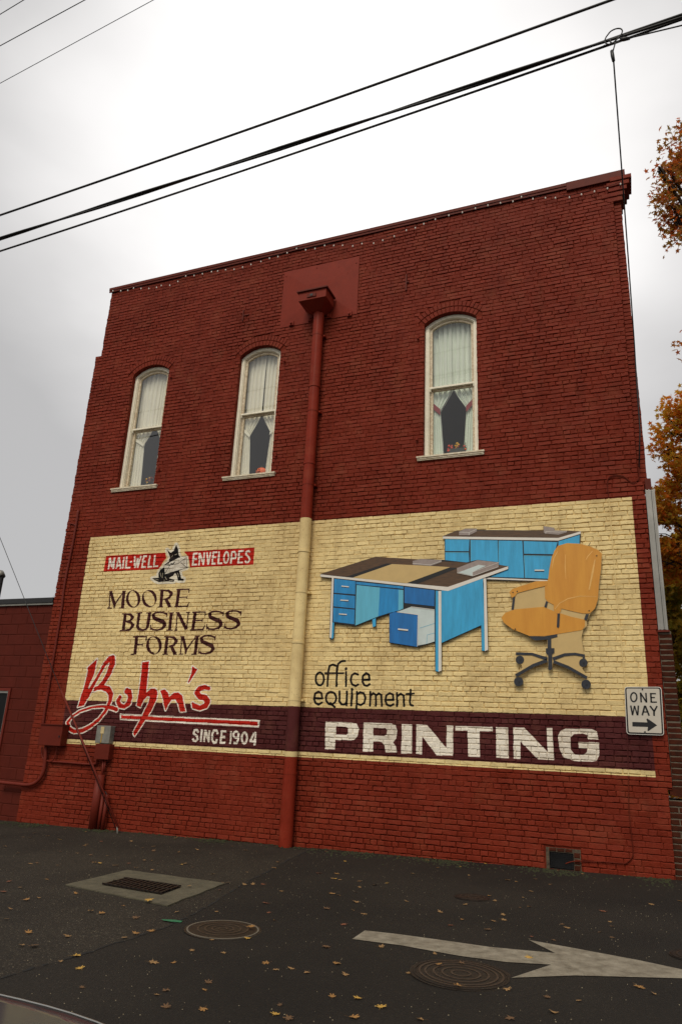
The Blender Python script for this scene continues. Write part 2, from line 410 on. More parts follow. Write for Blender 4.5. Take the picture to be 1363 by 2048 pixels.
# office equipment
p = Pen(610, 1310, 5.926)
for L in ([(265, 368), (277, 190), (292, 132), (328, 115), (365, 128)], [(372, 370), (378, 160), (392, 108), (430, 77), (475, 74)], [(240, 218), (455, 218)], [(487, 205), (485, 370)], [(487, 160), (487, 174)],
          [(628, 235), (590, 218), (555, 243), (540, 300), (558, 352), (600, 370), (630, 352)],
          [(680, 295), (765, 295), (755, 235), (722, 218), (688, 250), (680, 310), (700, 358), (735, 368), (765, 348)],
          [(108, 515), (205, 515), (195, 455), (160, 437), (120, 460), (108, 520), (125, 572), (160, 590), (200, 565)], [(300, 570), (352, 618)],
          [(408, 435), (406, 550), (430, 588), (470, 588), (492, 560), (495, 435), (493, 600)], [(553, 440), (549, 602)], [(556, 404), (556, 416)],
          [(615, 440), (608, 648)], [(616, 470), (650, 443), (695, 455), (712, 510), (702, 570), (660, 595), (616, 580)],
          [(773, 440), (769, 602)], [(775, 485), (808, 455), (838, 475), (838, 602)], [(840, 485), (872, 457), (903, 475), (907, 605)],
          [(950, 535), (1048, 535), (1040, 472), (1000, 454), (962, 480), (950, 540), (970, 592), (1010, 606), (1048, 585)],
          [(1090, 455), (1088, 608)], [(1095, 490), (1132, 462), (1168, 485), (1172, 608)], [(1250, 415), (1241, 560), (1250, 596), (1278, 603)], [(1200, 463), (1288, 461)]):
    p.line(L, BLK, 21 if len(L) > 2 or abs(L[0][0] - L[1][0]) < 60 else 18, True)
p.ell(175, 285, 48, 76, BLK, 21); p.ell(308, 513, 60, 73, BLK, 21)
p.line([(487, 165), (487, 168)], BLK, 33, True); p.line([(556, 409), (556, 412)], BLK, 33, True)
# PRINTING
p = Pen(640, 1430, 4.7)
PW = (242, 234, 218)
p.fill([(52, 62), (300, 72), (345, 85), (365, 130), (355, 200), (320, 235), (290, 240), (145, 235), (143, 325), (47, 322)], PW, [[(152, 108), (245, 112), (265, 130), (262, 175), (245, 188), (150, 185)]])
p.fill([(410, 72), (670, 80), (710, 100), (725, 150), (715, 225), (685, 258), (715, 300), (722, 355), (618, 352), (605, 290), (580, 255), (498, 250), (498, 345), (402, 345)], PW, [[(500, 122), (615, 125), (630, 145), (625, 185), (605, 198), (500, 195)]])
p.fill([(768, 88), (866, 90), (860, 366), (762, 362)], PW)
p.fill([(905, 90), (1005, 95), (1185, 310), (1190, 100), (1250, 103), (1248, 385), (1095, 380), (960, 205), (958, 372), (902, 368)], PW)
p = Pen(910, 1440, 4.543)
p.fill([(0, 55), (342, 65), (342, 105), (222, 103), (225, 340), (118, 333), (112, 98), (0, 98)], PW)
p.fill([(370, 65), (480, 68), (488, 350), (373, 345)], PW)
p.fill([(525, 68), (628, 72), (838, 292), (828, 72), (882, 75), (898, 368), (755, 360), (592, 200), (592, 355), (532, 352)], PW)
p.fill([(1000, 80), (1240, 85), (1285, 105), (1300, 178), (1205, 178), (1200, 140), (1160, 125), (1080, 128), (1045, 160), (1048, 270), (1085, 315), (1160, 320), (1195, 295), (1200, 262), (1122, 258), (1115, 200), (1305, 205), (1308, 320), (1280, 375), (1235, 382), (1080, 375), (980, 340), (945, 260), (932, 150), (955, 100)], PW)

img = bpy.data.images.new('mural_print', TW, TH, alpha=True)
img.alpha_mode = 'CHANNEL_PACKED'
img.pixels.foreach_set(IMG.ravel())
img.update(); img.pack()

def mural_material(name, base, rough=.5, bump=.5):
    m = bpy.data.materials.new(name); m.use_nodes = True; n = m.node_tree; L = n.links
    b = n.nodes['Principled BSDF']; b.inputs['Roughness'].default_value = rough
    b.inputs['Specular IOR Level'].default_value = .12
    g = n.nodes.new('ShaderNodeNewGeometry')
    # hand-cut edges: nudge the projection a few mm
    wn = n.nodes.new('ShaderNodeTexNoise'); wn.inputs['Scale'].default_value = 9; wn.inputs['Detail'].default_value = 3
    L.new(g.outputs['Position'], wn.inputs['Vector'])
    ws = n.nodes.new('ShaderNodeVectorMath'); ws.operation = 'MULTIPLY_ADD'
    ws.inputs[1].default_value = (.012, 0, .012); ws.inputs[2].default_value = (-.006, 0, -.006)
    L.new(wn.outputs['Color'], ws.inputs[0])
    wa = n.nodes.new('ShaderNodeVectorMath'); wa.operation = 'ADD'
    L.new(g.outputs['Position'], wa.inputs[0]); L.new(ws.outputs[0], wa.inputs[1])
    sx = n.nodes.new('ShaderNodeSeparateXYZ'); L.new(wa.outputs[0], sx.inputs[0])
    def mad(s, k, c):
        q = n.nodes.new('ShaderNodeMath'); q.operation = 'MULTIPLY_ADD'; q.inputs[1].default_value = k; q.inputs[2].default_value = c; L.new(s, q.inputs[0]); return q.outputs[0]
    u = mad(sx.outputs[0], 1 / (MX1 - MX0), -MX0 / (MX1 - MX0)); v = mad(sx.outputs[2], 1 / (MZ1 - MZ0), -MZ0 / (MZ1 - MZ0))
    cx = n.nodes.new('ShaderNodeCombineXYZ'); L.new(u, cx.inputs[0]); L.new(v, cx.inputs[1])
    im = n.nodes.new('ShaderNodeTexImage'); im.image = img; im.extension = 'CLIP'; L.new(cx.outputs[0], im.inputs[0])
    def noise_(scale, det=5, r=.6):
        q = n.nodes.new('ShaderNodeTexNoise'); q.inputs['Scale'].default_value = scale; q.inputs['Detail'].default_value = det; q.inputs['Roughness'].default_value = r
        L.new(g.outputs['Position'], q.inputs['Vector']); return q.outputs[0]
    mi = n.nodes.new('ShaderNodeMixRGB'); mi.inputs[1].default_value = (*base, 1)
    L.new(im.outputs['Alpha'], mi.inputs[0]); L.new(im.outputs['Color'], mi.inputs[2])
    def mulc(src, fac, lo, hi, c):
        mr = n.nodes.new('ShaderNodeMapRange'); mr.inputs[1].default_value = lo; mr.inputs[2].default_value = hi; L.new(fac, mr.inputs[0])
        q = n.nodes.new('ShaderNodeMixRGB'); q.blend_type = 'MULTIPLY'; q.inputs[2].default_value = (*c, 1)
        L.new(mr.outputs[0], q.inputs[0]); L.new(src, q.inputs[1]); return q.outputs[0]
    c = mulc(mi.outputs[0], noise_(1.1, 6), .42, .75, (.78, .74, .71))
    c = mulc(c, noise_(7, 6), .45, .8, (.80, .77, .74))
    c = mulc(c, noise_(38, 4), .58, .75, (.60, .56, .52))
    mpz = n.nodes.new('ShaderNodeMapping'); mpz.inputs['Scale'].default_value = (4.5, 1, .35); L.new(g.outputs['Position'], mpz.inputs[0])
    sk = n.nodes.new('ShaderNodeTexNoise'); sk.inputs['Scale'].default_value = 1.6; sk.inputs['Detail'].default_value = 5; L.new(mpz.outputs[0], sk.inputs['Vector'])
    c = mulc(c, sk.outputs[0], .55, .75, (.84, .81, .78))
    hi_ = n.nodes.new('ShaderNodeMixRGB'); hi_.blend_type = 'SCREEN'; hi_.inputs[2].default_value = (.03, .014, .007, 1)
    hm = n.nodes.new('ShaderNodeMapRange'); hm.inputs[1].default_value = .5; hm.inputs[2].default_value = .68; L.new(noise_(2.6, 7), hm.inputs[0]); L.new(hm.outputs[0], hi_.inputs[0]); L.new(c, hi_.inputs[1]); c = hi_.outputs[0]
    L.new(c, b.inputs['Base Color'])
    if bump:
        hb = n.nodes.new('ShaderNodeMixRGB'); hb.inputs[0].default_value = .45
        L.new(noise_(24, 4), hb.inputs[1]); L.new(noise_(95, 4), hb.inputs[2])
        bp = n.nodes.new('ShaderNodeBump'); bp.inputs['Strength'].default_value = bump; bp.inputs['Distance'].default_value = .012
        L.new(hb.outputs[0], bp.inputs['Height']); L.new(bp.outputs[0], b.inputs['Normal'])
    return m
M_wall = mural_material('painted_brick', RED, .6, .85)
M_pipe = mural_material('painted_pipe', C(136, 46, 29), .42, .08)
M_mortar = mural_material('painted_mortar', tuple(v * .8 for v in RED), .8, .6)
M_plainbrick = mat('bare_brick', C(78, 36, 22), .9, col2=C(50, 28, 20), vscale=11, bump=.5, bscale=90, spec=.1)
M_barejoint = mat('bare_mortar', C(98, 88, 74), .9, var=.25, vscale=25, bump=.4)
M_block = mat('painted_block', C(84, 30, 20), .7, var=.1, vscale=5, bump=.35, bscale=140, spec=.12)
M_blockjoint = mat('painted_block_joint', C(92, 40, 30), .8, var=.15, spec=.1)

# ------------------------------------------------------------ ground
def asphalt(name, c, c2, chips, chipcol, bump, vs):
    m = mat(name, c, .85, col2=c2, vscale=vs, bump=bump, bscale=85, spec=.3)
    n = m.node_tree; L = n.links; b = n.nodes['Principled BSDF']
    g = n.nodes.new('ShaderNodeNewGeometry')
    vo = n.nodes.new('ShaderNodeTexVoronoi'); vo.inputs['Scale'].default_value = chips; L.new(g.outputs['Position'], vo.inputs['Vector'])
    s = n.nodes.new('ShaderNodeSeparateColor'); L.new(vo.outputs['Color'], s.inputs[0])
    mr = n.nodes.new('ShaderNodeMapRange'); mr.inputs[1].default_value = .68; mr.inputs[2].default_value = 1.0; L.new(s.outputs[0], mr.inputs[0])
    lt = n.nodes.new('ShaderNodeMath'); lt.operation = 'LESS_THAN'; lt.inputs[1].default_value = .34; L.new(vo.outputs['Distance'], lt.inputs[0])
    mu = n.nodes.new('ShaderNodeMath'); mu.operation = 'MULTIPLY'; L.new(mr.outputs[0], mu.inputs[0]); L.new(lt.outputs[0], mu.inputs[1])
    old = b.inputs['Base Color'].links[0].from_socket
    q = n.nodes.new('ShaderNodeMixRGB'); q.inputs[2].default_value = (*chipcol, 1); L.new(mu.outputs[0], q.inputs[0]); L.new(old, q.inputs[1])
    # broad stains
    st = n.nodes.new('ShaderNodeTexNoise'); st.inputs['Scale'].default_value = .55; st.inputs['Detail'].default_value = 7; L.new(g.outputs['Position'], st.inputs['Vector'])
    m2 = n.nodes.new('ShaderNodeMapRange'); m2.inputs[1].default_value = .4; m2.inputs[2].default_value = .62; L.new(st.outputs[0], m2.inputs[0])
    w = n.nodes.new('ShaderNodeMixRGB'); w.blend_type = 'MULTIPLY'; w.inputs[2].default_value = (.52, .50, .48, 1); L.new(m2.outputs[0], w.inputs[0]); L.new(q.outputs[0], w.inputs[1])
    L.new(w.outputs[0], b.inputs['Base Color'])
    return m
M_asphalt = asphalt('coarse_asphalt', C(56, 49, 39), C(25, 22, 17), 75, C(110, 102, 86), 1.0, 45)
M_asphnew = asphalt('smooth_asphalt', C(39, 33, 26), C(23, 20, 15), 70, C(60, 53, 44), .8, 50)
def sheet(name, xs, ys, lift, m, **k):
    v = [(x, y, gz(x) + lift) for y in ys for x in xs]; nx = len(xs)
    f = [(j * nx + i, j * nx + i + 1, (j + 1) * nx + i + 1, (j + 1) * nx + i) for j in range(len(ys) - 1) for i in range(nx - 1)]
    o = mesh(name, v, f, m); props(o, kind='structure'); return o
sheet('ground', [-900, -300, -16, -8, 0, 6, 300, 900], [-900, -200, 0, 10, 20, 60, 200, 900], 0, M_asphalt)
# newer asphalt right of the seam
seam = []
yy = 10.385
pts_seam = [(-4.45, 10.385), (-4.20, 8.8), (-3.93, 7.3), (-3.72, 6.3), (-3.60, 5.5), (-3.66, 4.6), (-3.74, 3.9), (-3.85, 2.5), (-4.1, -10)]
for i in range(len(pts_seam) - 1):
    a, b = pts_seam[i], pts_seam[i + 1]; k = 14
    for j in range(k):
        t = j / k; x = a[0] + (b[0] - a[0]) * t; y = a[1] + (b[1] - a[1]) * t
        seam.append((x + noise.noise(Vector((x * 5, y * 5, 0))) * .035 + rnd.uniform(-.012, .012), y))
seam.append(pts_seam[-1])
v = []; f = []
for i, (x, y) in enumerate(seam):
    for xx in (x, 0, 6, 40): v.append((xx, y, gz(xx) + .005 if xx != x else gz(xx) + .005))
for i in range(len(seam) - 1):
    for j in range(3): a = i * 4 + j; f.append((a, a + 4, a + 5, a + 1))
    
o = mesh('road', v, f, M_asphnew); props(o, kind='structure')
# crack along the seam
M_crack = mat('seam_crack', C(14, 13, 12), .95)
mb = MB()
rr = random.Random(3)
for i in range(len(seam) - 2):
    (x, y), (x2, y2) = seam[i], seam[i + 1]
    if rr.random() < .25: continue
    w0, w1 = rr.uniform(.004, .016), rr.uniform(.004, .016)
    mb.add([(x - w0, y, gz(x) + .008), (x + w0, y, gz(x) + .008), (x2 + w1, y2, gz(x2) + .008), (x2 - w1, y2, gz(x2) + .008)], [(0, 3, 2, 1)])
o = mb.build('pavement_crack', M_crack); props(o, kind='structure')
# street east of the building, beyond the corner
sheet('street', [.9, 3, 6, 60], [10.9, 14, 30, 200], .006, mat('street_asphalt', C(96, 92, 88), .85, var=.15))

# ------------------------------------------------------------ the brick building
ZB = ZC - 1.66; ZTOP = ZC + 9.20
XL_UP, XL_LO, XR = -9.975, -10.11, .335
ZSTEP = ZC + 7.585
building = thing('brick_building', 'tall two-storey red painted brick building carrying the cream office supplies mural', 'building', (-4.9, DW, 0))
WIN = [dict(c=-8.59, w=.875), dict(c=-6.09, w=.875), dict(c=-2.415, w=.91)]
ZS, ZSP, ZCR = ZC + 4.46, ZC + 6.965, ZC + 7.135      # sill, spring and crown
for w in WIN:
    hw = w['w'] / 2; rise = ZCR - ZSP
    w['R'] = (hw * hw + rise * rise) / (2 * rise); w['zc'] = ZCR - w['R']; w['x0'] = w['c'] - hw; w['x1'] = w['c'] + hw; w['hw'] = hw
RING = .225
VX0, VX1, VZ0, VZ1 = -1.13, -.83, ZC - 1.44, ZC - 1.24       # foundation vent
CH = .0712; GAP = .009
def wall_right(z): return .335 if z > ZC + 3.72 else (.405 if z > ZC - .4 else .352)
def wall_left(z): return XL_UP if z > ZSTEP else XL_LO
def blocked(z0, z1):
    zm = (z0 + z1) / 2; out_ = []
    for w in WIN:
        if zm > ZS - .0 and zm < ZCR + RING + .01:
            if zm < ZSP: out_.append((w['x0'], w['x1']))
            else:
                Ro = w['R'] + RING
                d = Ro * Ro - (zm - w['zc']) ** 2
                if d > 0:
                    h = math.sqrt(d); h = min(h, w['hw'] + .10)
                    out_.append((w['c'] - h, w['c'] + h))
    if VZ0 - .06 < zm < VZ1 + .045: out_.append((VX0 - .06, VX1 + .1))
    return out_
def brick_geo(x0, x1, z0, z1, yf, yb, rg, wob=.0025):
    """a worn brick: rounded irregular face; 8 outline points"""
    n = max(3, int((x1 - x0) / .05)); o_ = []
    for k in range(n + 1): o_.append((x0 + (x1 - x0) * k / n, z0))
    for k in range(n + 1): o_.append((x1 - (x1 - x0) * k / n, z1))
    J = lambda s: rg.uniform(-s, s)
    outer = []; inner = []; cx, cz = (x0 + x1) / 2, (z0 + z1) / 2
    ty = J(.0025)
    for (x, z) in o_:
        x += J(wob); z += J(wob)
        dx, dz = cx - x, cz - z
        outer.append((x, yf + .006 + J(.001), z)); 
        inner.append((x + math.copysign(min(.007, abs(dx)), dx), yf + ty * (1 if z > cz else -1) + J(.0012), z + math.copysign(.0075, dz)))
    m = len(o_); back = [(x + (0 if 0 else 0), yb, z) for (x, y, z) in outer]
    v = inner + outer + back
    f = [tuple(range(m))[::1]]
    for k in range(m):
        k2 = (k + 1) % m
        f.append((k, m + k, m + k2, k2)); f.append((m + k, 2 * m + k, 2 * m + k2, m + k2))
    return v, f
bricks = []        # (distance score, verts, faces)
rg = random.Random(11)
ncourse = int((ZTOP - ZB) / CH)
for ci in range(ncourse):
    z0 = ZB + ci * CH; z1 = z0 + CH - GAP
    xl = wall_left(z0); header = ci % 6 == 4
    bl = (.105 if header else .212)
    xs = []
    x = xl - (0 if ci % 2 == 0 else bl / 2)
    # raggedly toothed ends
    x_end = wall_right(z0)
    cuts = blocked(z0, z1)
    while x < x_end:
        L_ = bl * rg.uniform(.96, 1.04); a, b = x + GAP / 2, x + L_ - GAP / 2
        x += L_
        a = max(a, xl + rg.uniform(0, .012)); b = min(b, x_end)
        segs = [(a, b)]
        for (c0, c1) in cuts:
            ns = []
            for (s0, s1) in segs:
                if s1 <= c0 or s0 >= c1: ns.append((s0, s1))
                else:
                    if s0 < c0: ns.append((s0, c0))
                    if s1 > c1: ns.append((c1, s1))
            segs = ns
        for (s0, s1) in segs:
            if s1 - s0 < .022: continue
            xm = (s0 + s1) / 2
            nzv = noise.noise(Vector((xm * .55, z0 * .8, 3.1)))          # thick paint fills some joints
            fill = max(0, min(1, .52 + nzv * 2.4 + rg.uniform(-.25, .25)))
            proud = .016 - .0075 * fill + rg.uniform(-.003, .003)
            gg = .0022 * fill
            ge = .0050 if rg.random() < .30 + .6 * fill else gg
            dz = noise.noise(Vector((xm * 1.3, ci * 3.3, 0))) * .0045
            if rg.random() < .012: proud += rg.uniform(-.009, .003)
            v, f = brick_geo(s0 - gg, s1 + (ge if s1 < x_end - .01 and not any(abs(s1 - c[0]) < .01 for c in cuts) else 0), z0 + dz - gg - rg.uniform(0, .0025) * fill, z1 + dz + gg, DW - proud, DW + .02, rg, .0042)
            dd = math.hypot(xm, DW) ** 2 + (z0 - ZC) ** 2
            bricks.append((dd, v, f))
# two rowlock rings over every window
for w in WIN:
    for ring in range(2):
        r0 = w['R'] + .004 + ring * .112; r1 = r0 + .103
        half = math.asin(min(.99, (w['hw'] + .012 + ring * .05) / (w['R'] + .05)))
        nb = int(round(2 * half * r0 / .068)); da = 2 * half / nb
        for k in range(nb):
            a0 = -half + k * da + .003; a1 = a0 + da - .006 - .003
            pr_ = .011 + rg.uniform(-.003, .003)
            q = []
            for (a, r) in ((a0, r0), (a1, r0), (a1, r1), (a0, r1)):
                q.append((w['c'] + r * math.sin(a), w['zc'] + r * math.cos(a)))
            cx = sum(t[0] for t in q) / 4; cz = sum(t[1] for t in q) / 4
            inn = [(cx + (x - cx) * .86, DW - pr_, cz + (z - cz) * .9) for x, z in q]
            ou = [(x, DW - pr_ + .006, z) for x, z in q]; bk = [(x, DW + .02, z) for x, z in q]
            f = [(0, 1, 2, 3)] + [(i, 4 + i, 4 + (i + 1) % 4, (i + 1) % 4) for i in range(4)] + [(4 + i, 8 + i, 8 + (i + 1) % 4, 4 + (i + 1) % 4) for i in range(4)]
            bricks.append((cx * cx + DW * DW + (cz - ZC) ** 2 + 30, inn + ou + bk, f))
bricks.sort(key=lambda t: t[0])
for dd, v, f in bricks[:290]:
    mesh('brick', v, f, M_wall, building)
mb = MB()
for dd, v, f in bricks[290:]: mb.add(v, f)
o = mb.build('brick_courses', M_wall, building); props(o, kind='stuff')
# mortar bed behind the bricks, with the openings cut in it
mb = MB()
def mquad(x0, x1, z0, z1, y=DW + .005):
    mb.add([(x0, y, z0), (x1, y, z0), (x1, y, z1), (x0, y, z1)], [(0, 1, 2, 3)])
holes = sorted([(w['x0'], w['x1'], w) for w in WIN], key=lambda t: t[0])
mquad(XL_LO + .01, XL_UP + .008, ZB, ZSTEP - .01)
prev = XL_UP + .008
for x0, x1, w in holes:
    mquad(prev, x0, ZB, ZTOP)
    if x0 < VX0 < x1: pass
    mquad(x0, x1, ZB, ZS)
    n = 16
    for k in range(n):
        a, b = x0 + (x1 - x0) * k / n, x0 + (x1 - x0) * (k + 1) / n
        za = w['zc'] + math.sqrt(w['R'] ** 2 - (a - w['c']) ** 2); zb = w['zc'] + math.sqrt(w['R'] ** 2 - (b - w['c']) ** 2)
        mb.add([(a, DW + .005, za), (b, DW + .005, zb), (b, DW + .005, ZTOP), (a, DW + .005, ZTOP)], [(0, 1, 2, 3)])
        mb.add([(a, DW, za), (a, DW + .30, za), (b, DW + .30, zb), (b, DW, zb)], [(0, 1, 2, 3)])   # soffit
    mb.add([(x0, DW, ZS), (x0, DW + .3, ZS), (x0, DW + .3, ZSP), (x0, DW, ZSP)], [(0, 1, 2, 3)])
    mb.add([(x1, DW, ZS), (x1, DW, ZSP), (x1, DW + .3, ZSP), (x1, DW + .3, ZS)], [(0, 1, 2, 3)])
    prev = x1
mquad(prev, VX0, ZB, ZTOP); mquad(VX0, VX1, ZB, VZ0); mquad(VX0, VX1, VZ1, ZTOP); mquad(VX1, XR - .003, ZB, ZTOP)
mb.build('mortar_bed', M_mortar, building)
# carcass: side walls, roof, back
mb = MB()
BK = DW + 14
for x, s in ((XL_UP + .01, 1), (XR - .003, -1)):
    mb.add([(x, DW + .001, ZB), (x, BK, ZB), (x, BK, ZTOP), (x, DW + .001, ZTOP)], [(0, 1, 2, 3)])
mb.add([(XL_UP + .01, BK, ZB), (XR - .003, BK, ZB), (XR - .003, BK, ZTOP), (XL_UP + .01, BK, ZTOP)], [(0, 1, 2, 3)])
mb.add([(XL_UP + .01, DW + .35, ZTOP - .5), (XR - .003, DW + .35, ZTOP - .5), (XR - .003, BK, ZTOP - .9), (XL_UP + .01, BK, ZTOP - .9)], [(0, 1, 2, 3)])
mb.add([(XL_UP + .01, DW + .35, ZTOP - .9), (XR - .003, DW + .35, ZTOP - .9), (XR - .003, DW + .35, ZTOP), (XL_UP + .01, DW + .35, ZTOP)], [(0, 1, 2, 3)])
mb.build('wall', M_plainbrick, building)
mb = MB(); mb.box(XL_LO + .01, XL_UP + .2, DW + .012, DW + .4, ZB, ZSTEP - .005); mb.build('wall', M_mortar, building)
# metal coping with drip edge
mb = MB()
cz0 = ZTOP + .005
for k in range(5):
    a = XL_UP - .04 + k * 2.02; b = min(a + 2.016, .10)
    c_ = MB().box(a, b, DW - .05, DW + .40, cz0, cz0 + .065, .006)
    c_.box(a, b, DW - .038, DW - .02, cz0 - .045, cz0 + .004)
    c_.build('coping_cap', M_coping, building)
# raised end board and corbelled corner
MB().box(-.38, .55, DW - .054, DW + .3, cz0 - .10, cz0 + .068, .005).build('coping_end', M_coping, building)
# street side pilaster strip set back from the main face
o = MB().box(XR - .002, .45, DW + .045, DW + .5, ZC + 3.72, ZTOP - .15).build('pilaster', M_mortar, building)
for k in range(int(5.3 / CH)):
    z = ZC + 3.75 + k * CH
    v, f = brick_geo(XR, .452 + rg.uniform(-.003, .003), z, z + CH - GAP, DW + .034 + rg.uniform(-.003, .003), DW + .1, rg)
    mesh('pilaster_brick', v, f, M_wall, building)
for k, (a, b, pz) in enumerate(((.20, .50, .0), (.16, .54, .035), (.22, .58, .07), (.25, .62, .105), (.27, .66, .14))):
    z = ZC + 8.70 + k * CH * 1.3
    v, f = brick_geo(a if k % 2 else a + .04, b - .02, z, z + CH * 1.3 - GAP, DW - .015 - pz * .35, DW + .35, rg)
    mesh('corbel_brick', v, f, M_wall, building)
# red corner below the signboard and the bare brick return beside it
mb = MB().box(XR - .002, .404, DW + .010, DW + .3, ZC - .4, ZC + 3.72); mb.box(XR - .002, .350, DW + .010, DW + .3, ZB, ZC - .401); mb.build('corner_backing', M_mortar, building)
MB().box(.412, .566, DW + .037, DW + .4, ZC - .42, ZC + 1.6).build('bare_joint', M_barejoint, building)
z = ZC - .42
while z < ZC + 1.56:
    v, f = brick_geo(.414, .575 + rg.uniform(-.004, .004), z, z + CH - .012, DW + .032 + rg.uniform(-.003, .003), DW + .12, rg)
    mesh('bare_brick', v, f, M_plainbrick, building); z += CH

# windows
M_glass = bpy.data.materials.new('window_glass'); M_glass.use_nodes = True
n = M_glass.node_tree; n.nodes.clear()
go = n.nodes.new('ShaderNodeOutputMaterial'); gm = n.nodes.new('ShaderNodeMixShader'); gt = n.nodes.new('ShaderNodeBsdfTransparent'); gg_ = n.nodes.new('ShaderNodeBsdfGlossy'); gf = n.nodes.new('ShaderNodeMapRange'); glw = n.nodes.new('ShaderNodeLayerWeight'); glw.inputs[0].default_value = .3; gf.inputs[3].default_value = .05; gf.inputs[4].default_value = .55; n.links.new(glw.outputs['Facing'], gf.inputs[0])
if 1:
    pass
gg_.inputs['Roughness'].default_value = .02; gt.inputs[0].default_value = (.95, .96, .94, 1)
n.links.new(gf.outputs[0], gm.inputs[0]); n.links.new(gt.outputs[0], gm.inputs[1]); n.links.new(gg_.outputs[0], gm.inputs[2]); n.links.new(gm.outputs[0], go.inputs[0])
M_dark = mat('dim_room', C(112, 108, 96), .9, var=.05)
M_chip = mat('peeling_sash_paint', C(234, 222, 196), .6, col2=C(168, 142, 108), vscale=28, bump=.4, bscale=60)
def arch_pts(w, inset, zoff=0, n=16, half=None):
    R_ = w['R'] - inset; h = half if half is not None else w['hw'] - inset
    return [(w['c'] - h + 2 * h * k / n, w['zc'] + zoff + math.sqrt(max(0, R_ * R_ - (-h + 2 * h * k / n) ** 2))) for k in range(n + 1)]
def arched_frame(mb, w, i0, i1, z0, yf, yb):
    """an arched surround between insets i0 (outer) and i1 (inner)"""
    a = [(w['x0'] + i0, z0)] + arch_pts(w, i0) + [(w['x1'] - i0, z0)]
    b = [(w['x0'] + i1, z0)] + arch_pts(w, i1) + [(w['x1'] - i1, z0)]
    n = len(a); v = [(x, yf, z) for x, z in a] + [(x, yf, z) for x, z in b] + [(x, yb, z) for x, z in a] + [(x, yb, z) for x, z in b]
    f = []
    for k in range(n - 1):
        f += [(k, k + 1, n + k + 1, n + k), (n + k, n + k + 1, 3 * n + k + 1, 3 * n + k), (2 * n + k, 2 * n + k + 1, k + 1, k)]
    mb.add(v, f)
ZM = ZC + 5.78                                            # meeting rail
for wi, w in enumerate(WIN):
    Yf = DW + .075
    mb = MB(); arched_frame(mb, w, .003, .062, ZS + .02, Yf, Yf + .12)
    mb2 = MB(); arched_frame(mb2, w, .05, .074, ZS + .02, Yf + .022, Yf + .12); mb.add(mb2.v, mb2.f)
    fr = mb.build('window', M_white, building)
    # sill
    s = MB().box(w['x0'] - .10, w['x1'] + .10, DW - .06, DW + .09, ZS - .008, ZS + .022, .005)
    s.box(w['x0'] - .09, w['x1'] + .09, DW - .038, DW - .001, ZS - .052, ZS - .010, .004)
    s.box(w['x0'] - .085, w['x1'] + .085, DW - .048, DW - .037, ZS - .032, ZS - .010, .003)
    s.build('window_sill', M_whitedirty, fr)
    # upper sash
    mb = MB(); arched_frame(mb, w, .076, .118, ZM - .01, Yf + .045, Yf + .085)
    mb.build('upper_sash', M_chip, fr)
    m_ = MB().box(w['x0'] + .076, w['x1'] - .076, Yf + .035, Yf + .088, ZM - .012, ZM + .022, .004)
    for sx in (w['x0'] + .082, w['x1'] - .094): m_.box(sx, sx + .012, Yf + .038, Yf + .08, ZM - .06, ZM - .012)
    m_.build('meeting_rail', M_white, fr)
    # lower sash, set behind
    mb = MB(); x0, x1 = w['x0'] + .076, w['x1'] - .076
    mb.box(x0, x0 + .045, Yf + .09, Yf + .13, ZS + .03, ZM); mb.box(x1 - .045, x1, Yf + .09, Yf + .13, ZS + .03, ZM)
    mb.box(x0 + .046, x1 - .046, Yf + .09, Yf + .13, ZS + .03, ZS + .10); mb.box(x0 + .046, x1 - .046, Yf + .09, Yf + .13, ZM - .04, ZM)
    mb.build('lower_sash', M_chip, fr)
    top = arch_pts(w, .112)
    pts = [Vector((x, Yf + .066, z)) for x, z in ([(w['x0'] + .112, ZM)] + top + [(w['x1'] - .112, ZM)])]
    mesh('pane', pts, [tuple(range(len(pts)))[::-1]], M_glass, fr)
    y = Yf + .11; mesh('pane', [(x0 + .04, y, ZS + .09), (x1 - .04, y, ZS + .09), (x1 - .04, y, ZM - .03), (x0 + .04, y, ZM - .03)], [(0, 1, 2, 3)], M_glass, fr)
    # room behind
    r = MB(); X0, X1, Y0, Y1, Z0, Z1 = w['x0'] - .5, w['x1'] + .5, DW + .31, DW + 2.2, ZS - .3, ZCR + .3
    v = [(X0, Y0, Z0), (X1, Y0, Z0), (X1, Y1, Z0), (X0, Y1, Z0), (X0, Y0, Z1), (X1, Y0, Z1), (X1, Y1, Z1), (X0, Y1, Z1)]
    r.add(v, [(0, 1, 2, 3), (7, 6, 5, 4), (1, 5, 6, 2), (2, 6, 7, 3), (3, 7, 4, 0)])
    r.box(X0, w['x0'] + .0, Y0 - .01, Y0, Z0, Z1); r.box(w['x1'] - .0, X1, Y0 - .01, Y0, Z0, Z1)
    r.build('room_lining', M_dark, fr)
    MB().box(w['x0'] + .001, w['x1'] - .001, DW + .18, DW + .36, ZS - .02, ZS + .10).build('inner_ledge', M_whitedirty, fr)
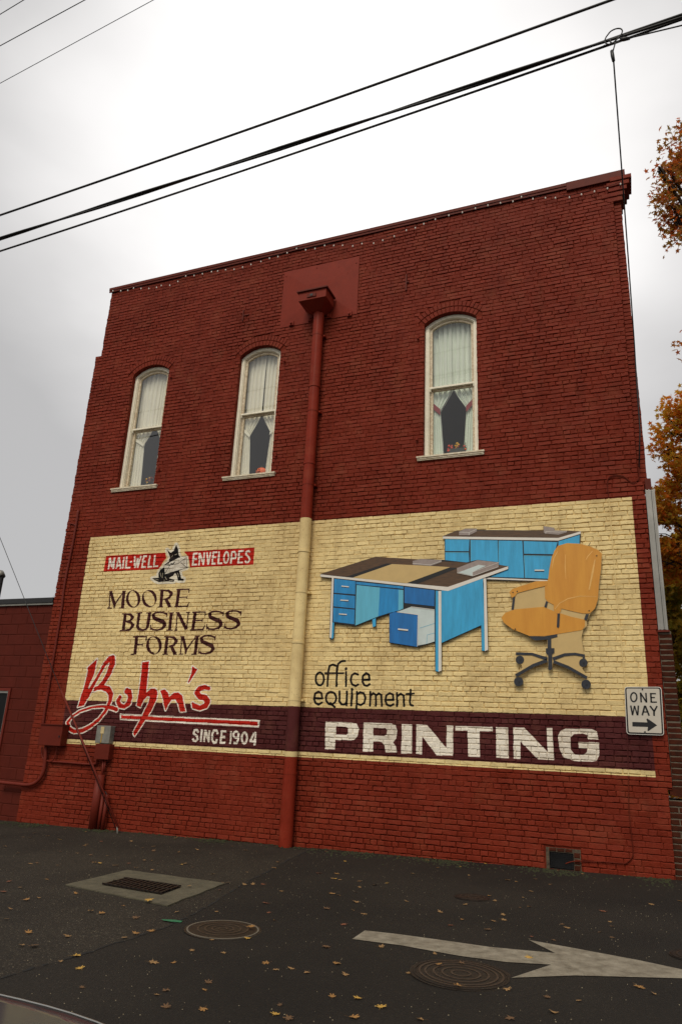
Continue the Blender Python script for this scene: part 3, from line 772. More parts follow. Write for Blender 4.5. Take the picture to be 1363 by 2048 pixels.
    # shutter pintles
# curtains: wavy cloth parted over the lower sash
def cloth_mat(name, c, tr=.12):
    m = mat(name, c, .9, var=.05, vscale=4)
    n = m.node_tree; b = n.nodes['Principled BSDF']; o_ = n.nodes['Material Output']
    t = n.nodes.new('ShaderNodeBsdfTranslucent'); t.inputs[0].default_value = (*c, 1); x = n.nodes.new('ShaderNodeMixShader'); x.inputs[0].default_value = tr
    n.links.new(b.outputs[0], x.inputs[1]); n.links.new(t.outputs[0], x.inputs[2]); n.links.new(x.outputs[0], o_.inputs[0]); return m
M_cur = [cloth_mat('ivory_curtain', C(252, 247, 232)), cloth_mat('ivory_curtain', C(252, 247, 232)), cloth_mat('mint_curtain', C(240, 248, 236))]
M_tie = mat('maroon_ribbon', C(140, 36, 44), .7)
cur_lab = ['sheer ivory curtain pair behind the leftmost window, drawn low at the right', 'sheer ivory curtain pair behind the window nearest the downspout', 'pale mint curtain pair tied with red ribbon in the window right of the downspout']
for wi, w in enumerate(WIN):
    root = thing('curtain', cur_lab[wi], 'curtain', (w['c'], DW + .28, ZS + .1), 'curtains behind the upper windows')
    apex = ZM + (.10 if wi == 0 else .0); ztie = ZS + (.92 if wi != 0 else 1.02)
    apx = [.10, .02, .0][wi]
    for side in (-1, 1):
        v = []; f = []; NU, NZ = 44, 40
        ztop = ZCR - .07
        for j in range(NZ + 1):
            z = ztop + (ZS + .10 - ztop) * j / NZ
            # inner edge as fraction of half width (0 centre, 1 outer)
            if z > apex: e0 = 0
            elif z > ztie: e0 = .62 * ((apex - z) / (apex - ztie)) ** 1.15
            else: e0 = .62 - .18 * ((ztie - z) / (ztie - ZS)) ** .8
            xo = w['c'] + side * (w['hw'] - .09); xi = w['c'] + apx + side * e0 * (w['hw'] - .09)
            nar = 1 - .0 * e0
            for i in range(NU + 1):
                u = i / NU; x = xo + (xi - xo) * u
                ph = wi * 1.7 + side
                amp = .018 * (1 - .4 * e0)
                yv = DW + .245 + amp * math.sin(u * 24 + ph + .8 * math.sin(z * 1.3 + ph)) + .010 * math.sin(u * 53 + ph * 2 + z) + .02 * (side > 0) * 0
                v.append((x, yv + side * .003, z))
        for j in range(NZ):
            for i in range(NU):
                a = j * (NU + 1) + i; f.append((a, a + 1, a + NU + 2, a + NU + 1))
        mesh('curtain_panel', v, f, M_cur[wi], root, True)
        # tie band
        e1 = .62; xo = w['c'] + side * (w['hw'] - .085); xi = w['c'] + apx + side * .60 * (w['hw'] - .09)
        zz0 = ztie + .14; zz1 = ztie - .02; tw = .055 if wi == 2 else .03
        yb = DW + .208
        mesh('tie_band', [(xo, yb, zz0 + tw), (xi, yb, zz1 + tw), (xi, yb, zz1 - tw), (xo, yb, zz0 - tw)], [(0, 1, 2, 3)] if side < 0 else [(3, 2, 1, 0)], M_tie if wi == 2 else M_cur[wi], root)
# things on the window ledges
LED = ZS + .10
M_orange = mat('pumpkin_skin', C(244, 100, 8), .5, var=.15, vscale=30)
w = WIN[1]
pk = thing('pumpkin', 'small orange jack-o-lantern with a smiling face on the middle window ledge', 'pumpkin', (w['c'] + .10, DW + .24, LED))
v = []; f = []
NA, NB = 32, 12
for j in range(NB + 1):
    t = math.pi * j / NB
    for i in range(NA):
        a = 2 * math.pi * i / NA; rr_ = (.105 * math.sin(t) ** .8) * (1 - .07 * abs(math.cos(a * 4)))
        v.append((w['c'] + .10 + rr_ * math.cos(a), DW + .24 + rr_ * .55 * math.sin(a), LED + .075 - .072 * math.cos(t)))
for j in range(NB):
    for i in range(NA): f.append((j * NA + i, j * NA + (i + 1) % NA, (j + 1) * NA + (i + 1) % NA, (j + 1) * NA + i))
mesh('pumpkin_shell', v, f, M_orange, pk, True)
MB().tube([(w['c'] + .10, DW + .24, LED + .14), (w['c'] + .105, DW + .24, LED + .18)], .012, 6).build('stem', mat('pumpkin_stem', C(70, 80, 30), .8), pk)
px_, pz_ = w['c'] + .07, LED + .075; fy = DW + .178
fc = MB()
prism([(px_ - .035, fy, pz_ + .012), (px_ - .015, fy, pz_ + .012), (px_ - .025, fy, pz_ + .035)], .01, fc)
prism([(px_ + .01, fy, pz_ + .012), (px_ + .03, fy, pz_ + .012), (px_ + .02, fy, pz_ + .035)], .01, fc)
prism([(px_ - .045, fy, pz_ - .01), (px_ - .02, fy, pz_ - .032), (px_ + .015, fy, pz_ - .032), (px_ + .042, fy, pz_ - .01), (px_ + .012, fy, pz_ - .02), (px_ - .018, fy, pz_ - .02)], .01, fc)
fc.build('carved_face', M_blackpaint, pk)
def flowers(w, dx, wid, label, cols, pot, n, seed):
    t = thing('flower_pot', label, 'flowers', (w['c'] + dx, DW + .235, LED)); r = random.Random(seed); bx = w['c'] + dx
    if pot: MB().box(bx - wid * .85, bx + wid * .85, DW + .19, DW + .28, LED, LED + .10, .006).build('planter_box', mat('dark_planter', C(38, 44, 38), .6), t)
    g = MB()
    for k in range(26):
        a = r.uniform(-wid, wid); z = LED + r.uniform(.06, .17)
        g.add([(bx + a, DW + .22, z), (bx + a + r.uniform(.01, .03), DW + .215, z + .02), (bx + a + r.uniform(.0, .02), DW + .225, z + .045)], [(0, 1, 2)])
    g.build('foliage', mat('flower_leaves', C(60, 66, 30), .8), t)
    for k in range(n):
        a = r.uniform(-wid, wid); z = LED + .10 + r.uniform(.0, .10) - .05 * abs(a) / wid; y = DW + .20 + r.uniform(-.015, .02)
        R_ = r.uniform(.016, .028); v = [(bx + a, y - .012, z)]
        for i in range(10):
            q = 2 * math.pi * i / 10; rr_ = R_ * (1 if i % 2 else .6); v.append((bx + a + rr_ * math.cos(q), y, z + rr_ * math.sin(q)))
        mesh('blossom', v, [(0, 1 + i, 1 + (i + 1) % 10) for i in range(10)], cols[k % len(cols)], t)
M_pink = mat('coral_petals', C(216, 92, 76), .7); M_yel = mat('yellow_petals', C(226, 176, 60), .7); M_brn = mat('rust_petals', C(120, 50, 34), .8)
flowers(WIN[2], .06, .15, 'coral and yellow flowers in a dark box on the mint-curtained window ledge', [M_pink, M_yel, M_pink], True, 22, 2)
flowers(WIN[0], .19, .11, 'rust and yellow leafy turkey-like posy on the leftmost window ledge', [M_brn, M_yel, M_brn, M_brn], False, 18, 5)

# small iron shutter pintles
pint = [((341, 754), 'upper iron hinge pin right of the leftmost window'), ((317, 939), 'lower iron hinge pin right of the leftmost window'), ((568, 722), 'upper iron hinge pin right of the middle window'), ((551, 911), 'lower iron hinge pin right of the middle window'), ((835, 676), 'upper iron hinge pin left of the mint-curtained window'), ((833, 879), 'lower iron hinge pin left of the mint-curtained window')]
for (a, b), lab in pint:
    q = T(a, b, -.04)
    t = thing('hinge_pin', lab, 'hinge pin', (q.x, DW, q.z), 'shutter hinge pins beside the windows')
    MB().tube([(q.x, DW + .01, q.z), (q.x, DW - .055, q.z)], .016, 8).build('bolt', M_redmetal, t)
    MB().tube([(q.x, DW - .05, q.z - .02), (q.x, DW - .05, q.z + .05)], .017, 8).build('pin', M_redmetal, t)
for pts, lab in (([(487, 620), (487, 641)], 'rusty L-shaped iron hook on the red wall above the middle window'), ([(812, 548), (813, 580)], 'rusty iron strap on the red wall right of the metal plate')):
    a, b = T(*pts[0], -.03), T(*pts[1], -.03)
    mb = MB().box(a.x - .012, a.x + .012, DW - .04, DW - .012, b.z, a.z)
    mb.box(a.x + .013, a.x + .13 if a.x < -5 else a.x + .05, DW - .035, DW - .012, (a.z + b.z) / 2 - .01, (a.z + b.z) / 2 + .012)
    o = mb.build('iron_strap', M_coping, None, loc=(a.x, DW, b.z)); props(o, lab, 'iron strap')

# ------------------------------------------------------------ metal plate, conductor head, downspout
c4 = [T(566, 545, -.02), T(718, 520, -.02), T(716, 632, -.02), T(565, 655, -.02)]
x0, x1, z0, z1 = c4[0].x + .03, c4[1].x, c4[3].z, c4[0].z
plate = thing('metal_flashing_plate', 'creased red metal plate behind the rain head high on the wall', 'metal plate', ((x0 + x1) / 2, DW, z0))
yp = DW - .022; cxp, czp = (x0 + x1) / 2, (z0 + z1) / 2
hx, hz = .30, .22
v = [(x0, yp, z0), (x1, yp, z0), (x1, yp, z1), (x0, yp, z1), (cxp - hx, yp - .018, czp - hz), (cxp + hx, yp - .018, czp - hz), (cxp + hx, yp - .018, czp + hz), (cxp - hx, yp - .018, czp + hz)]
f = [(0, 1, 5, 4), (1, 2, 6, 5), (2, 3, 7, 6), (3, 0, 4, 7), (4, 5, 6, 7)]
v += [(a, DW - .005, c) for a, b, c in v[:4]]; f += [(8, 9, 1, 0), (9, 10, 2, 1), (10, 11, 3, 2), (11, 8, 0, 3)]
mesh('sheet', v, f, M_redmetal, plate)
for (a, b) in ((582, 646), (620, 637), (657, 631), (698, 627)):
    q = T(a, b, -.05); m_ = MB().box(q.x - .045, q.x + .045, yp - .03, yp - .002, q.z - .045, q.z + .045, .004); m_.tube([(q.x, yp - .03, q.z), (q.x, yp - .06, q.z)], .02, 8)
    m_.build('anchor_bolt', M_redmetal, plate)
for (a, b) in ((611, 568), (633, 535), (677, 533), (695, 545), (712, 525), (572, 552)):
    q = T(a, b, -.03); MB().tube([(q.x, yp - .001, q.z), (q.x, yp - .012, q.z)], .012, 6).build('rivet', M_redmetal, plate)
PX, PR, PY = -4.845, .098, DW - .135
head = thing('rain_head', 'red metal conductor box with tapered funnel on top of the downspout', 'rain head', (PX, PY, ZC + 7.55))
hy0, hy1 = DW - .46, DW - .075
q0, q1 = T(596, 583, -.46), T(653, 571, -.46)
ht = (q0.z + q1.z) / 2; hb = T(600, 601, -.46).z
hx0, hx1 = q0.x, q1.x
MB().box(hx0 + .012, hx1 - .012, hy0 + .012, hy1, hb, ht - .03).build('box', M_redmetal, head)
MB().box(hx0 - .02, hx1 + .02, hy0 - .02, hy1 + .01, ht - .03, ht, .004).build('rim', M_coping, head)
cx = (hx0 + hx1) / 2
fz = T(636, 629, -.13).z - .0
v = [(hx0 + .012, hy0 + .012, hb), (hx1 - .012, hy0 + .012, hb), (hx1 - .012, hy1, hb), (hx0 + .012, hy1, hb), (PX - PR, PY - PR, fz), (PX + PR, PY - PR, fz), (PX + PR, PY + PR, fz), (PX - PR, PY + PR, fz)]
mesh('funnel', v, [(0, 4, 5, 1), (1, 5, 6, 2), (2, 6, 7, 3), (3, 7, 4, 0), (4, 7, 6, 5)], M_redmetal, head)
qx = hx0 + (hx1 - hx0) * .5
mb = MB().box(qx - .10, qx + .08, hy0 - .004, hy0 + .01, hb + .04, hb + .11); mb.build('overflow_slot', M_coping, head)
MB().box(qx - .035, qx + .02, hy0 - .010, hy0 - .0045, hb + .055, hb + .10).build('slot_opening', M_blackpaint, head)
spout = thing('downspout', 'long round downspout painted red, cream and maroon with the wall', 'downspout', (PX, PY, gz(PX)))
zj = [fz + .03] + [T(x, y, -.2).z for x, y in ((628, 770), (614, 925), (606, 1101), (594, 1284), (576, 1546))] + [gz(PX)]
for k in range(len(zj) - 1):
    r_k = PR * (1 - .02 * (k % 2)) * (1.06 if k == len(zj) - 2 else 1)
    MB().tube([(PX, PY, zj[k]), (PX, PY, zj[k + 1] + .004)], r_k, 24, False).build('pipe_section', M_pipe, spout, True)
    if k: MB().tube([(PX, PY, zj[k] + .012), (PX, PY, zj[k] - .02)], PR * 1.09, 24).build('collar', M_pipe, spout, False)
for z in (zj[0] - .5, zj[1] - .5, zj[2] - .4, zj[3] - .7, zj[4] - .9):
    MB().tube([(PX, PY, z + .03), (PX, PY, z)], PR * 1.05, 24, False).build('strap', M_pipe, spout, True)
    MB().box(PX - PR - .03, PX + PR + .03, PY + .03, DW, z, z + .03).build('bracket', M_pipe, spout)

# ------------------------------------------------------------ string of bulbs under the coping
z7 = crop(180, 340, 2.35)
BL = [z7(*q) for q in ((108, 567), (145, 567), (178, 565), (205, 554), (240, 556), (277, 556), (313, 551), (335, 542), (375, 541), (413, 523), (450, 497), (489, 495), (528, 487), (571, 477), (600, 474), (637, 468), (677, 466), (717, 456), (756, 443), (803, 429), (843, 414), (883, 406), (926, 388), (970, 368), (1013, 374), (1057, 368), (1102, 354), (1145, 354), (1186, 353), (1234, 356), (1277, 345), (1332, 343))]
BL += [(765, 480), (788, 472), (812, 460), (830, 455), (847, 447), (870, 438), (897, 430), (924, 424), (950, 416), (975, 410), (1000, 405), (1025, 402), (1042, 393), (1065, 397), (1090, 395), (1110, 395), (1138, 394), (1162, 388), (1188, 382), (1214, 376), (1240, 367)]
lights = thing('string_light', 'string of small white bulbs sagging along the top of the red wall', 'string lights', (-4.9, DW - .05, ZC + 9))
M_bulb = mat('white_bulb', C(214, 206, 196), .35, var=.02)
pp = [T(a, b, -.07) for a, b in BL]
MB().tube([q + Vector((0, 0, .035 + .0)) for q in pp], .0035, 5).build('wire', M_cable, lights)
bv = MB(); seg = 8
vv = []; ff = []
for j in range(5):
    t = math.pi * j / 4
    for i in range(seg): a = 2 * math.pi * i / seg; vv.append((.014 * math.sin(t) * math.cos(a), .014 * math.sin(t) * math.sin(a), .023 * math.cos(t) - .006))
for j in range(4):
    for i in range(seg): ff.append((j * seg + i, (j + 1) * seg + i, (j + 1) * seg + (i + 1) % seg, j * seg + (i + 1) % seg))
bme = bpy.data.meshes.new('bulb'); bme.from_pydata(vv, [], ff); bme.materials.append(M_bulb)
for i, q in enumerate(pp):
    o = bpy.data.objects.new('bulb', bme); COL.objects.link(o); o.parent = lights; o.location = q - ROOT[lights]

# ------------------------------------------------------------ plywood cut-outs: desk, credenza, chair
Y1 = DW - .065
M_blue = mat('cutout_blue_paint', C(24, 130, 190), .5, var=.22, vscale=7, bump=.1)
M_bluel = mat('cutout_light_blue_paint', C(52, 160, 208), .5, var=.2, vscale=6)
M_blued = mat('cutout_deep_blue_paint', C(10, 104, 172), .5, var=.18, vscale=7)
M_teal = mat('cutout_teal_paint', C(92, 176, 204), .45, var=.1)
M_cw = mat('cutout_white_paint', C(222, 216, 206), .5, var=.06)
M_cg = mat('cutout_grey_paint', C(150, 136, 130), .55, var=.15, vscale=20)
M_ccream = mat('cutout_tan_paint', C(200, 170, 112), .5, var=.06)
M_pale = mat('cutout_pale_paint', C(196, 208, 206), .5, var=.08)
M_or = mat('cutout_orange_paint', C(216, 152, 50), .45, col2=C(200, 132, 36), vscale=3.2, bump=.1)
M_bb = mat('cutout_charcoal_paint', C(46, 50, 60), .45, col2=C(24, 26, 32), vscale=12)
M_brown = mat('cutout_woodgrain_paint', C(98, 68, 38), .5, col2=C(62, 42, 26), vscale=9)
for m in (M_blue, M_bluel, M_blued, M_teal, M_or):
    n = m.node_tree; tx = [q for q in n.nodes if q.type == 'TEX_NOISE'][0]; g = [q for q in n.nodes if q.type == 'NEW_GEOMETRY'][0]
    mm = n.nodes.new('ShaderNodeMapping'); mm.inputs['Scale'].default_value = (2.2, 1, .3); n.links.new(g.outputs['Position'], mm.inputs[0]); n.links.new(mm.outputs[0], tx.inputs['Vector'])
for m in (M_brown,):     # stretch the grain
    n = m.node_tree; tx = [q for q in n.nodes if q.type == 'TEX_NOISE'][0]; g = [q for q in n.nodes if q.type == 'NEW_GEOMETRY'][0]
    mm = n.nodes.new('ShaderNodeMapping'); mm.inputs['Scale'].default_value = (1, 1, 9); n.links.new(g.outputs['Position'], mm.inputs[0]); n.links.new(mm.outputs[0], tx.inputs['Vector'])
LAY = .0022
class Cut:
    def __init__(s, name, label, cat, cr, Y=Y1):
        s.c = cr; s.k = 0; s.Y = Y
        s.t = thing(name, label, cat, (T(*cr[0]).x, DW, T(*cr[0]).z))
    def pt(s, cr, u, v, y): return T(*cr(u, v), y - DW)
    def plate(s, name, cr, pts, m, layer, solid=.0018, parent=None):
        y = s.Y - .001 - layer * LAY
        P = []
        for q in pts:
            c = q[0] if callable(q[0]) else None
            P.append(s.pt(c, q[1], q[2], y) if c else s.pt(cr, q[0], q[1], y))
        return prism(P, solid if layer else .015).build(name, m, parent or s.t)
    def line(s, name, cr, lines, m, layer, w=None, parent=None, closed=False):
        y = s.Y - .001 - layer * LAY; mb = MB()
        for L in lines:
            q = []
            for p_ in L:
                a = s.pt(cr, p_[0], p_[1], y); px, py = cr(p_[0], p_[1]); ww = (p_[2] if len(p_) > 2 else w)
                q.append((a.x, a.z, ww * T_scale(cr) * mpp(px, py)))
            ribbon(q, y, mb, closed)
        return mb.build(name, m, parent or s.t)
def T_scale(cr):
    return cr(1, 0)[0] - cr(0, 0)[0]
d1, d2, cc, ch, bb = crop(630, 1100, 6.815), crop(770, 1100, 5.242), crop(870, 1040, 4.009), crop(990, 1070, 5.926), crop(1010, 1240, 7.174)
# credenza (furthest back)
D = Cut('credenza_cutout', 'flat painted cut-out of a blue credenza with brown top behind the desk', 'wall cutout', ((1020, 1160),), DW - .036)
D.c = cc
D.plate('backing_board', cc, [(60, 128), (180, 82), (190, 92), (240, 68), (330, 68), (336, 80), (868, 84), (866, 48), (950, 62), (958, 82), (1165, 90), (1165, 110), (1158, 240), (1100, 300), (910, 497), (400, 480), (395, 400), (76, 345), (73, 152), (60, 150)], M_bb, 0)
D.plate('credenza_top', cc, [(62, 132), (180, 85), (1075, 85), (1165, 92), (985, 146), (62, 136)], M_brown, 1)
D.plate('top_edge', cc, [(60, 132), (985, 144), (1165, 91), (1165, 110), (985, 165), (60, 150)], M_cw, 2)
D.plate('carcass', cc, [(75, 153), (985, 170), (1158, 116), (1156, 240), (905, 478), (400, 458), (395, 400), (75, 343)], M_blackpaint, 1)
for nm, pts in (('drawer_front', [(79, 156), (272, 158), (268, 250), (79, 249)]), ('drawer_front', [(79, 259), (268, 261), (272, 344), (79, 337)]), ('door_panel', [(281, 160), (499, 164), (503, 350), (284, 343)]),
                ('door_panel', [(508, 165), (696, 168), (711, 464), (432, 455), (508, 420)]), ('drawer_front', [(706, 169), (979, 178), (950, 274), (710, 270)]), ('drawer_front', [(711, 284), (950, 289), (930, 472), (718, 464)]), ('side_panel', [(986, 172), (1156, 120), (1154, 230), (986, 300)])):
    D.plate(nm, cc, pts, M_bluel, 2)
D.line('handle', cc, [[(795, 403), (872, 403)]], M_cw, 3, 10); D.line('handle', cc, [[(795, 411), (872, 411)]], M_blackpaint, 4, 6)
D.line('highlight_line', cc, [[(79, 156), (272, 158)], [(79, 260), (268, 262)], [(284, 162), (284, 343)], [(508, 168), (508, 350)], [(711, 285), (950, 290)], [(711, 286), (720, 464)]], M_teal, 3, 4)
D.plate('bottom_rail', cc, [(402, 461), (912, 482), (912, 492), (402, 474)], M_cw, 2)
D.plate('letter_tray', cc, [(190, 95), (240, 70), (332, 70), (332, 92), (270, 122), (190, 122)], M_cg, 3)
D.plate('letter_tray', cc, [(868, 50), (950, 62), (955, 82), (1055, 88), (1050, 100), (985, 118), (880, 108), (868, 100)], M_cg, 3)
D.line('tray_edge', cc, [[(190, 97), (270, 100), (332, 74)], [(270, 100), (270, 122)], [(885, 92), (990, 98), (1055, 88)], [(885, 92), (885, 108)]], M_cw, 4, 3)
# desk
D = Cut('desk_cutout', 'flat painted cut-out of a blue office desk with an open file drawer', 'wall cutout', ((830, 1340),), DW - .050)
A, B_ = d1, d2
D.plate('backing_board', d2, [(A, 68, 328), (A, 825, 90), (B_, 285, 112), (B_, 375, 93), (B_, 595, 102), (B_, 850, 130), (B_, 965, 103), (B_, 1190, 128), (B_, 1190, 155), (B_, 1288, 170), (B_, 1288, 202), (B_, 1060, 292), (B_, 1078, 1050), (B_, 1040, 1066), (B_, 1010, 1060), (B_, 1003, 792), (B_, 591, 980), (B_, 591, 1268), (B_, 555, 1281), (B_, 523, 1272), (B_, 519, 965), (B_, 335, 1021), (B_, 43, 976), (B_, 41, 668),
        (A, 828, 932), (A, 826, 1045), (A, 785, 1056), (A, 774, 952), (A, 543, 1038), (A, 262, 998), (A, 250, 1200), (A, 215, 1228), (A, 190, 1200), (A, 222, 386), (A, 68, 369)], M_blackpaint, 0)
D.plate('desk_top', d2, [(A, 75, 330), (A, 825, 93), (B_, 310, 96), (B_, 590, 122), (B_, 850, 132), (B_, 1190, 156), (B_, 1286, 172), (B_, 662, 390), (A, 1240, 455)], M_brown, 1)
D.plate('top_edge', d2, [(A, 70, 332), (A, 240, 352), (A, 1240, 453), (B_, 655, 388), (B_, 1286, 171), (B_, 1286, 200), (B_, 658, 430), (B_, 190, 374), (A, 240, 380), (A, 70, 364)], M_cw, 3)
D.plate('blotter', d2, [(A, 425, 364), (A, 970, 183), (B_, 290, 162), (B_, 760, 190), (B_, 330, 358)], M_blackpaint, 2)
D.plate('blotter_pad', d2, [(A, 512, 377), (A, 1045, 192), (B_, 480, 168), (B_, 680, 180), (B_, 215, 351)], M_ccream, 3)
D.plate('letter_tray', d2, [(285, 115), (375, 95), (590, 105), (590, 128), (480, 167), (290, 156)], M_cg, 4)
D.plate('letter_tray', d2, [(750, 190), (965, 106), (1190, 130), (1185, 176), (915, 276), (752, 240)], M_cg, 4)
D.plate('tray_paper', d2, [(765, 236), (978, 156), (1055, 166), (912, 232), (912, 270)], M_pale, 5)
D.line('tray_edge', d2, [[(752, 240), (915, 274), (1185, 176)], [(915, 232), (915, 274)], [(915, 232), (1190, 130)], [(285, 140), (470, 158), (590, 115)]], M_cw, 6, 4)
ped = D.plate('drawer_pedestal', d1, [(248, 378), (556, 440), (545, 1030), (235, 990)], M_blackpaint, 1)
for pts in ([(260, 392), (548, 426), (544, 606), (255, 583)], [(254, 600), (543, 627), (539, 798), (249, 769)], [(247, 787), (538, 814), (532, 1013), (242, 977)]): D.plate('drawer_front', d1, pts, M_blue, 2)
for q_ in [[(357, 492), (458, 502)], [(342, 683), (452, 690)], [(324, 872), (430, 880)]]: D.line('handle', d1, [q_], M_cw, 3, 13)
for q_ in [[(357, 503), (458, 513)], [(342, 694), (452, 701)], [(324, 883), (430, 891)]]: D.line('handle_shadow_line', d1, [q_], M_blackpaint, 3, 7)
D.plate('apron', d1, [(556, 433), (1200, 498), (1200, 530), (556, 468)], M_blue, 2)
D.plate('modesty_panel', d1, [(562, 478), (880, 512), (860, 905), (545, 1030)], M_teal, 2)
D.plate('modesty_panel', d1, [(880, 512), (1135, 540), (1130, 830), (1008, 858), (860, 905)], M_blue, 2)
D.plate('modesty_panel', d1, [(1135, 540), (1198, 547), (1198, 800), (1130, 830)], M_teal, 2)
D.plate('back_leg', d1, [(778, 946), (824, 930), (824, 1038), (790, 1050), (780, 1042)], M_bluel, 2)
D.plate('drawer_front', d2, [(200, 386), (516, 423), (512, 590), (200, 556)], M_blued, 2)
D.plate('open_drawer_side', d2, [(122, 650), (270, 596), (516, 626), (516, 960), (430, 986), (340, 1002), (342, 678)], M_pale, 3)
D.line('drawer_fold_line', d2, [[(360, 820), (515, 770)], [(432, 985), (440, 890), (515, 872)]], M_teal, 4, 4)
od = D.plate('open_drawer_front', d2, [(44, 668), (90, 652), (125, 652), (342, 680), (335, 1016), (45, 970)], M_blued, 4)
D.line('handle', d2, [[(132, 830), (238, 841)]], M_cw, 5, 15); D.line('handle_shadow_line', d2, [[(136, 841), (238, 852)]], M_blackpaint, 5, 7)
D.line('highlight_line', d2, [[(122, 650), (342, 679)], [(342, 679), (336, 1014)], [(270, 596), (516, 626)]], M_cw, 6, 5)
D.plate('end_panel', d2, [(588, 426), (1024, 300), (1020, 782), (590, 974)], M_bluel, 2)
D.plate('front_leg', d2, [(527, 426), (556, 430), (557, 1276), (526, 1270)], M_bluel, 4)
D.plate('leg_edge', d2, [(556, 430), (586, 430), (588, 1266), (557, 1278)], M_cw, 4)
D.plate('right_leg', d2, [(1005, 780), (1030, 300), (1042, 1058), (1012, 1056)], M_bluel, 4)
D.plate('leg_edge', d2, [(1026, 300), (1056, 297), (1076, 1048), (1042, 1062)], M_cw, 4)
D.plate('leg_edge', d1, [(228, 368), (252, 372), (232, 980), (222, 1200), (196, 1195)], M_cw, 4)
D.plate('left_leg', d1, [(232, 985), (258, 992), (248, 1195), (222, 1218)], M_bluel, 4)
# chair
D = Cut('chair_cutout', 'flat painted cut-out of an orange swivel chair with dark caster base', 'wall cutout', ((1100, 1375),), DW - .066)
Cc, Bc = ch, bb
D.plate('backing_board', ch, [(Cc, 695, 190), (Cc, 740, 128), (Cc, 850, 96), (Cc, 1000, 103), (Cc, 1120, 133), (Cc, 1222, 178), (Cc, 1262, 225), (Cc, 1253, 400), (Cc, 1228, 600), (Cc, 1217, 760), (Cc, 1182, 870), (Cc, 1125, 932), (Cc, 1082, 1018), (Cc, 1082, 1080),
        (Bc, 1115, 135), (Bc, 1092, 250), (Bc, 1115, 470), (Bc, 1140, 500), (Bc, 1140, 560), (Bc, 1175, 620), (Bc, 1140, 670), (Bc, 1098, 690), (Bc, 1185, 820), (Bc, 1180, 860), (Bc, 900, 710), (Bc, 680, 620), (Bc, 672, 710), (Bc, 640, 728), (Bc, 612, 705), (Bc, 605, 612), (Bc, 400, 680), (Bc, 170, 820), (Bc, 130, 800), (Bc, 130, 775), (Bc, 240, 690), (Bc, 235, 650), (Bc, 155, 590), (Bc, 140, 480), (Bc, 200, 462), (Bc, 380, 470), (Bc, 600, 545), (Bc, 580, 470), (Bc, 600, 400), (Bc, 600, 285), (Bc, 430, 298), (Bc, 365, 262), (Bc, 340, 232),
        (Cc, 200, 1118), (Cc, 100, 1042), (Cc, 68, 980), (Cc, 120, 918), (Cc, 185, 888), (Cc, 205, 748), (Cc, 165, 690), (Cc, 200, 638), (Cc, 320, 598), (Cc, 480, 548), (Cc, 622, 543), (Cc, 650, 380)], M_ccream, 0)
D.plate('seat', ch, [(Cc, 70, 980), (Cc, 120, 922), (Cc, 230, 882), (Cc, 570, 852), (Cc, 710, 910), (Cc, 900, 970), (Cc, 1060, 1005), (Cc, 1062, 1080), (Bc, 1100, 145), (Bc, 900, 178), (Bc, 560, 232), (Bc, 345, 230), (Cc, 200, 1115), (Cc, 100, 1040)], M_or, 2)
D.plate('backrest', ch, [(585, 600), (600, 590), (625, 520), (640, 400), (668, 260), (700, 190), (740, 130), (850, 98), (1000, 105), (1120, 135), (1220, 180), (1260, 225), (1250, 400), (1225, 600), (1215, 760), (1180, 870), (1120, 928), (1040, 932), (900, 902), (782, 872), (775, 905), (755, 930), (712, 930), (690, 880), (690, 830), (620, 790), (588, 750)], M_or, 3)
D.plate('armrest', ch, [(165, 680), (200, 640), (320, 600), (480, 550), (625, 545), (610, 600), (440, 640), (260, 688), (232, 725), (195, 745)], M_or, 4)
M_orl = mat('cutout_pale_orange_strokes', C(226, 176, 96), .5)
D.line('brush_stroke', ch, [[(705, 880, 8), (760, 810, 10), (860, 755, 10), (1000, 725, 9), (1200, 730, 4)], [(740, 190, 6), (690, 280, 12), (670, 400, 4)], [(1150, 190, 6), (1090, 260, 10), (1070, 300, 3)], [(1180, 290, 10), (1150, 450, 22), (1110, 650, 14)], [(830, 230, 4), (825, 380, 8), (835, 520, 3)]], M_orl, 4)
D.plate('arm_post', ch, [(190, 885), (207, 740), (235, 728), (217, 885)], M_bb, 3)
D.plate('arm_post', ch, [(578, 853), (600, 783), (622, 792), (606, 862)], M_bb, 5)
D.plate('arm_post', ch, [(735, 930), (765, 930), (757, 1085), (742, 1103), (727, 1090)], M_bb, 5)
D.plate('back_post', ch, [(1050, 1000), (1072, 938), (1108, 938), (1082, 1015)], M_bb, 5)
D.plate('seat_plate', bb, [(340, 234), (560, 238), (742, 203), (746, 242), (600, 282), (430, 296), (368, 264)], M_bb, 3)
D.plate('column', bb, [(603, 268), (657, 268), (657, 412), (605, 412)], M_bb, 4)
D.plate('hub', bb, [(580, 408), (702, 405), (702, 468), (662, 500), (600, 496), (580, 470)], M_bb, 5)
D.plate('lower_column', bb, [(613, 498), (670, 500), (672, 700), (640, 727), (612, 702)], M_bb, 6)
for L in ([(150, 482, 38), (380, 488, 36), (600, 560, 44)], [(600, 580, 50), (400, 655, 46), (150, 800, 44)], [(680, 560, 45), (850, 498, 40), (1000, 488, 36), (1130, 512, 38), (1118, 552, 40)], [(690, 598, 44), (900, 680, 44), (1168, 832, 46)]):
    D.line('base_leg', bb, [L], M_bb, 4)
for u, v, r in ((207, 572, 60), (188, 885, 66), (1117, 615, 60), (1157, 925, 68)):
    o = D.plate('caster', bb, [(u + r * math.cos(2 * math.pi * k / 20), v + r * math.sin(2 * math.pi * k / 20)) for k in range(20)], M_bb, 3, .03)
    D.plate('caster_hub', bb, [(u + 8 + 14 * math.cos(2 * math.pi * k / 10), v + 8 + 14 * math.sin(2 * math.pi * k / 10)) for k in range(10)], M_blackpaint, 4, .002)
